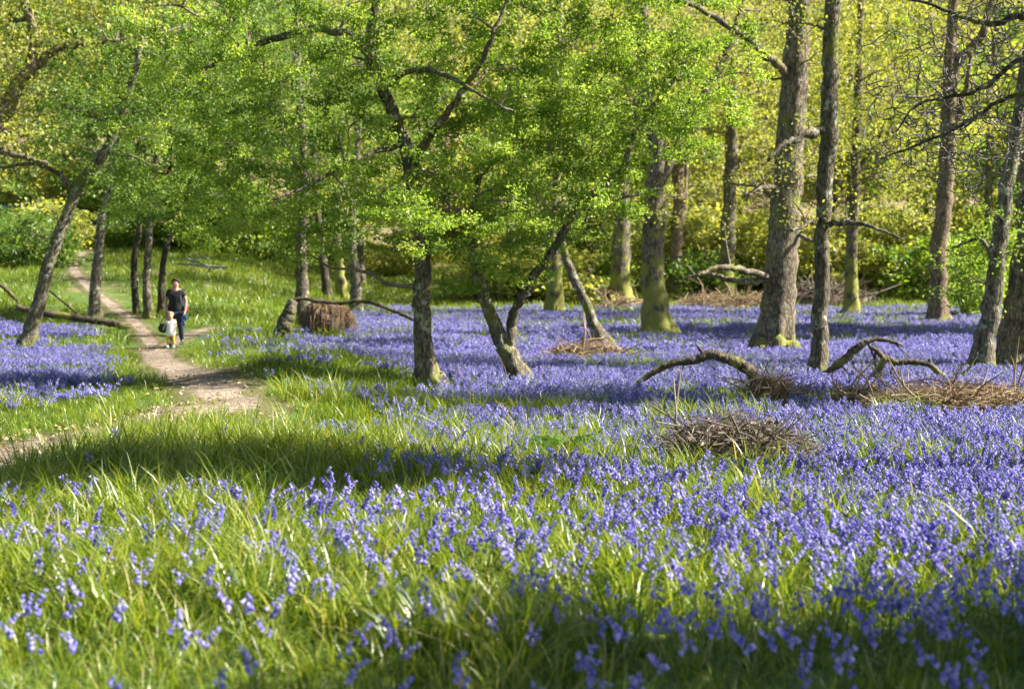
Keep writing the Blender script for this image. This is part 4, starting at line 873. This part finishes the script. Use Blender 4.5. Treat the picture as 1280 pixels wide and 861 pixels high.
def figure(parent, H, sk_mat, arms, legs, child=False):
    """one continuous skinned body, facing -y; arms = shoulder..palm points per side, legs = hip..toe points per side (unit height)"""
    hd = 1.28 if child else 1.0
    Nd = []; E = []
    def n(p, r, par=None):
        Nd.append((tuple(np.array(p)*H), tuple(np.array(r)*H) if np.ndim(r) else r*H)); i = len(Nd)-1
        if par is not None: E.append((par, i))
        return i
    pel = n((0, 0, .52), (.088, .066)); wa = n((0, 0, .62), (.078, .056), pel); ch = n((0, 0, .715), (.092, .062), wa); uc = n((0, .004, .80), (.07, .05), ch)
    nk = n((0, .0, .848), .034*hd**.5, uc); hb = n((0, -.012, .882), (.040*hd, .046*hd), nk); hm = n((0, -.014, .935), (.046*hd, .056*hd), hb); ht = n((0, -.008, .975), (.036*hd, .042*hd), hm)
    n((0, -.072*hd, .915), .009*hd, hm)                    # nose
    for s in (-1, 1): n((s*.047*hd, 0, .925), .010*hd, hm)  # ears
    for s, A, Lg in ((-1, arms[0], legs[0]), (1, arms[1], legs[1])):
        sh = n(A[0], .040, uc); el = n(A[1], .026, sh); mid = n((np.array(A[1])+A[2])/2, .024, el); wr = n(A[2], .0165, mid); pa = n(A[3], (.024, .013), wr)
        dv = nrm(np.array(A[3])-np.array(A[2])); sd = np.array([0, -1., 0])
        for k, (off, ln) in enumerate(((-.017, .030), (-.006, .036), (.006, .034), (.017, .026))):
            k0 = n(np.array(A[3])+dv*.022+sd*off, .0055, pa); k1 = n(np.array(A[3])+dv*(.022+ln*.5)+sd*off+np.array([-s*.004, 0, 0]), .005, k0); n(np.array(A[3])+dv*(.022+ln)+sd*off+np.array([-s*.014, 0, 0]), .004, k1)
        t0 = n(np.array(A[3])-dv*.004+sd*.024, .006, pa); n(np.array(A[3])+dv*.020+sd*.036+np.array([-s*.006, 0, 0]), .005, t0)
        hp = n(Lg[0], .060, pel); kn = n(Lg[1], .038, hp); ca = n((np.array(Lg[1])*.6+np.array(Lg[2])*.4)+np.array([0, .012, 0]), .036, kn); an = n(Lg[2], .023, ca); n(Lg[3], (.024, .018), an)
    return skin('body', sk_mat, parent, Nd, E, 0)
def ball(name, c, r, mat, parent, seed=1, rough=.03): return MB().add(*blob_geo(c, r, 18, 12, rough, seed)).build(name, mat, parent)
# the woman
wb = G(216, 437); wb = np.array([P(215, 437, wb[1])[0], wb[1]+.45, 0]); wb[2] = terrain(wb[0], wb[1])+.05
H = 1.62; w = empty('person', wb, 'woman in black scoop neck top and dark jeans walking down the path behind a toddler', 'person')
arms = [[(-.105, .0, .815), (-.150, .015, .655), (-.140, -.035, .515), (-.137, -.045, .480)], [(.105, .0, .815), (.152, .012, .655), (.148, -.04, .520), (.146, -.052, .484)]]
legs = [[(-.055, 0, .49), (-.058, -.012, .285), (-.060, .018, .055), (-.068, -.075, .022)], [(.055, 0, .49), (.066, .02, .28), (.072, .09, .065), (.078, .01, .03)]]
figure(w, H, M['skin'], arms, legs)
S_ = lambda pts: [(tuple(np.array(p)*H), tuple(np.array(r)*H) if np.ndim(r) else r*H) for p, r in pts]
skin('shirt', M['tee'], w, S_([((0, 0, .465), (.122, .094)), ((0, 0, .60), (.110, .080)), ((0, -.004, .70), (.118, .088)), ((0, .004, .765), (.096, .062)), ((-.098, .004, .805), .050), ((-.128, .006, .715), .041), ((.098, .004, .805), .050), ((.128, .006, .715), .041)]),
     [(0, 1), (1, 2), (2, 3), (3, 4), (4, 5), (3, 6), (6, 7)])
skin('jeans', M['denim'], w, S_([((0, 0, .52), (.095, .075)), ((-.056, 0, .47), .068), ((-.058, -.012, .285), .047), ((-.060, .018, .065), .036), ((.056, 0, .47), .068), ((.066, .02, .28), .047), ((.072, .09, .08), .036)]), [(0, 1), (1, 2), (2, 3), (0, 4), (4, 5), (5, 6)])
for lg in legs: skin('shoe', M['shoe'], w, S_([(np.array(lg[2])+(0, .012, -.012), .036), (np.array(lg[3])+(0, .02, .004), .036), (np.array(lg[3])+(0, -.025, .0), .030)]), [(0, 1), (1, 2)])
ball('hair', (0, .022*H, .948*H), (.064*H, .066*H, .062*H), M['hair'], w, 3, .08)
skin('fringe', M['hair'], w, S_([((-.05, -.02, .93), .014), ((-.035, -.045, .972), .016), ((.01, -.052, .985), .015), ((.045, -.035, .962), .016), ((.052, -.015, .925), .013)]), [(0, 1), (1, 2), (2, 3), (3, 4)])
for s in (-1, 1):
    ball('eye', (s*.019*H, -.064*H, .932*H), (.007*H, .005*H, .005*H), M['eye'], w)
    ball('eyebrow', (s*.02*H, -.066*H, .946*H), (.011*H, .004*H, .003*H), M['hair'], w)
ball('mouth', (0, -.057*H, .892*H), (.016*H, .006*H, .005*H), M['lip'], w)
bp_ = empty('backpack', wb+np.array([0, .16, .98]), 'dark backpack with a red side on the back of the woman', 'backpack')
ball('pack_body', (0, .07, .06), (.20, .12, .26), M['strap'], bp_, 4, .05); ball('side_pocket', (.20, .06, -.08), (.05, .08, .10), M['redcloth'], bp_, 5, .05)
for s in (-1, 1):
    MB().add(*tube_geo(spline([(s*.13, .02, .28), (s*.135, -.10, .375), (s*.125, -.235, .27), (s*.135, -.235, .06), (s*.19, -.10, -.10), (s*.16, .04, -.12)], 24), .022, 8)).build('strap', M['strap'], bp_)
hl = wb+np.array(arms[0][3])*H; hr = wb+np.array(arms[1][3])*H
bag = empty('bag', hl+np.array([-.06, 0, -.42]), 'small dark green bag hanging from the hand beside the walking toddler', 'bag')
MB().add(*blob_geo((0, 0, .07), (.13, .06, .12), 14, 10, .08, 4)).build('bag_body', M['darkgreen'], bag)
for s in (-1, 1): MB().add(*tube_geo(spline([(s*.09, 0, .13), (s*.05+.03, 0, .28), (.06, 0, .37)], 10), .013, 6)).build('handle', M['strap'], bag)
jk = empty('jacket', hr+np.array([.01, -.01, -.16]), 'bundled blue jacket held low in the hand of the woman', 'jacket')
ball('folded_cloth', (0, 0, .06), (.055, .05, .09), M['bluecloth'], jk, 8, .25); ball('sleeve', (-.03, -.03, -.06), (.03, .03, .09), M['bluecloth'], jk, 9, .2)
# the toddler
cb = np.array([P(213, 438, wb[1])[0]*.99, wb[1]-.62, 0]); cb[0] = P(213.5, 438, cb[1])[0]; cb[2] = terrain(cb[0], cb[1])+.05
h = .84; c = empty('person', cb, 'toddler in white dress, yellow leggings and pale aqua shoes standing on the path', 'person')
arms = [[(-.10, 0, .755), (-.155, -.01, .66), (-.185, -.04, .575), (-.188, -.05, .545)], [(.10, 0, .755), (.140, .0, .64), (.135, -.05, .535), (.132, -.062, .50)]]
legs = [[(-.06, 0, .43), (-.075, -.02, .24), (-.08, .01, .05), (-.088, -.075, .022)], [(.06, 0, .43), (.07, .01, .24), (.072, .045, .05), (.08, -.03, .022)]]
M['skin2'] = simple('child_skin', (.50, .29, .20), .55, (.45, .25, .17), 12)
H = h; figure(c, h, M['skin2'], arms, legs, True)
for o in c.children:
    if o.name.startswith('body'):                     # toddler: bigger head, lower shoulders
        for v, sv in zip(o.data.vertices, o.data.skin_vertices[0].data):
            if v.co.z > .86*h: v.co.z = .86*h+(v.co.z-.86*h)*1.15-.03*h; sv.radius = (sv.radius[0]*1.22, sv.radius[1]*1.22)
ball('hair', (0, .016*h, .95*h), (.090*h, .088*h, .078*h), M['fair'], c, 3, .06)
skin('dress', M['white'], c, S_([((0, 0, .315), (.175, .14)), ((0, 0, .47), (.145, .112)), ((0, 0, .62), (.112, .085)), ((0, 0, .735), (.100, .070)), ((-.10, 0, .755), .055), ((-.140, -.005, .69), .050), ((.10, 0, .755), .055), ((.130, 0, .68), .050)]), [(0, 1), (1, 2), (2, 3), (3, 4), (4, 5), (3, 6), (6, 7)])
skin('leggings', M['yellow'], c, S_([((0, 0, .46), (.095, .08)), ((-.062, 0, .40), .064), ((-.075, -.02, .24), .052), ((-.08, .01, .075), .042), ((.062, 0, .40), .064), ((.07, .01, .24), .052), ((.072, .045, .075), .042)]), [(0, 1), (1, 2), (2, 3), (0, 4), (4, 5), (5, 6)])
for lg in legs: skin('shoe', M['aqua'], c, S_([(np.array(lg[2])+(0, .015, -.005), .044), (np.array(lg[3])+(0, .02, .012), .044), (np.array(lg[3])+(0, -.03, .008), .034)]), [(0, 1), (1, 2)])
for s in (-1, 1): ball('eye', (s*.032*h, -.082*h, .925*h), (.011*h, .007*h, .008*h), M['eye'], c)
ball('mouth', (0, -.075*h, .868*h), (.022*h, .008*h, .006*h), M['lip'], c)
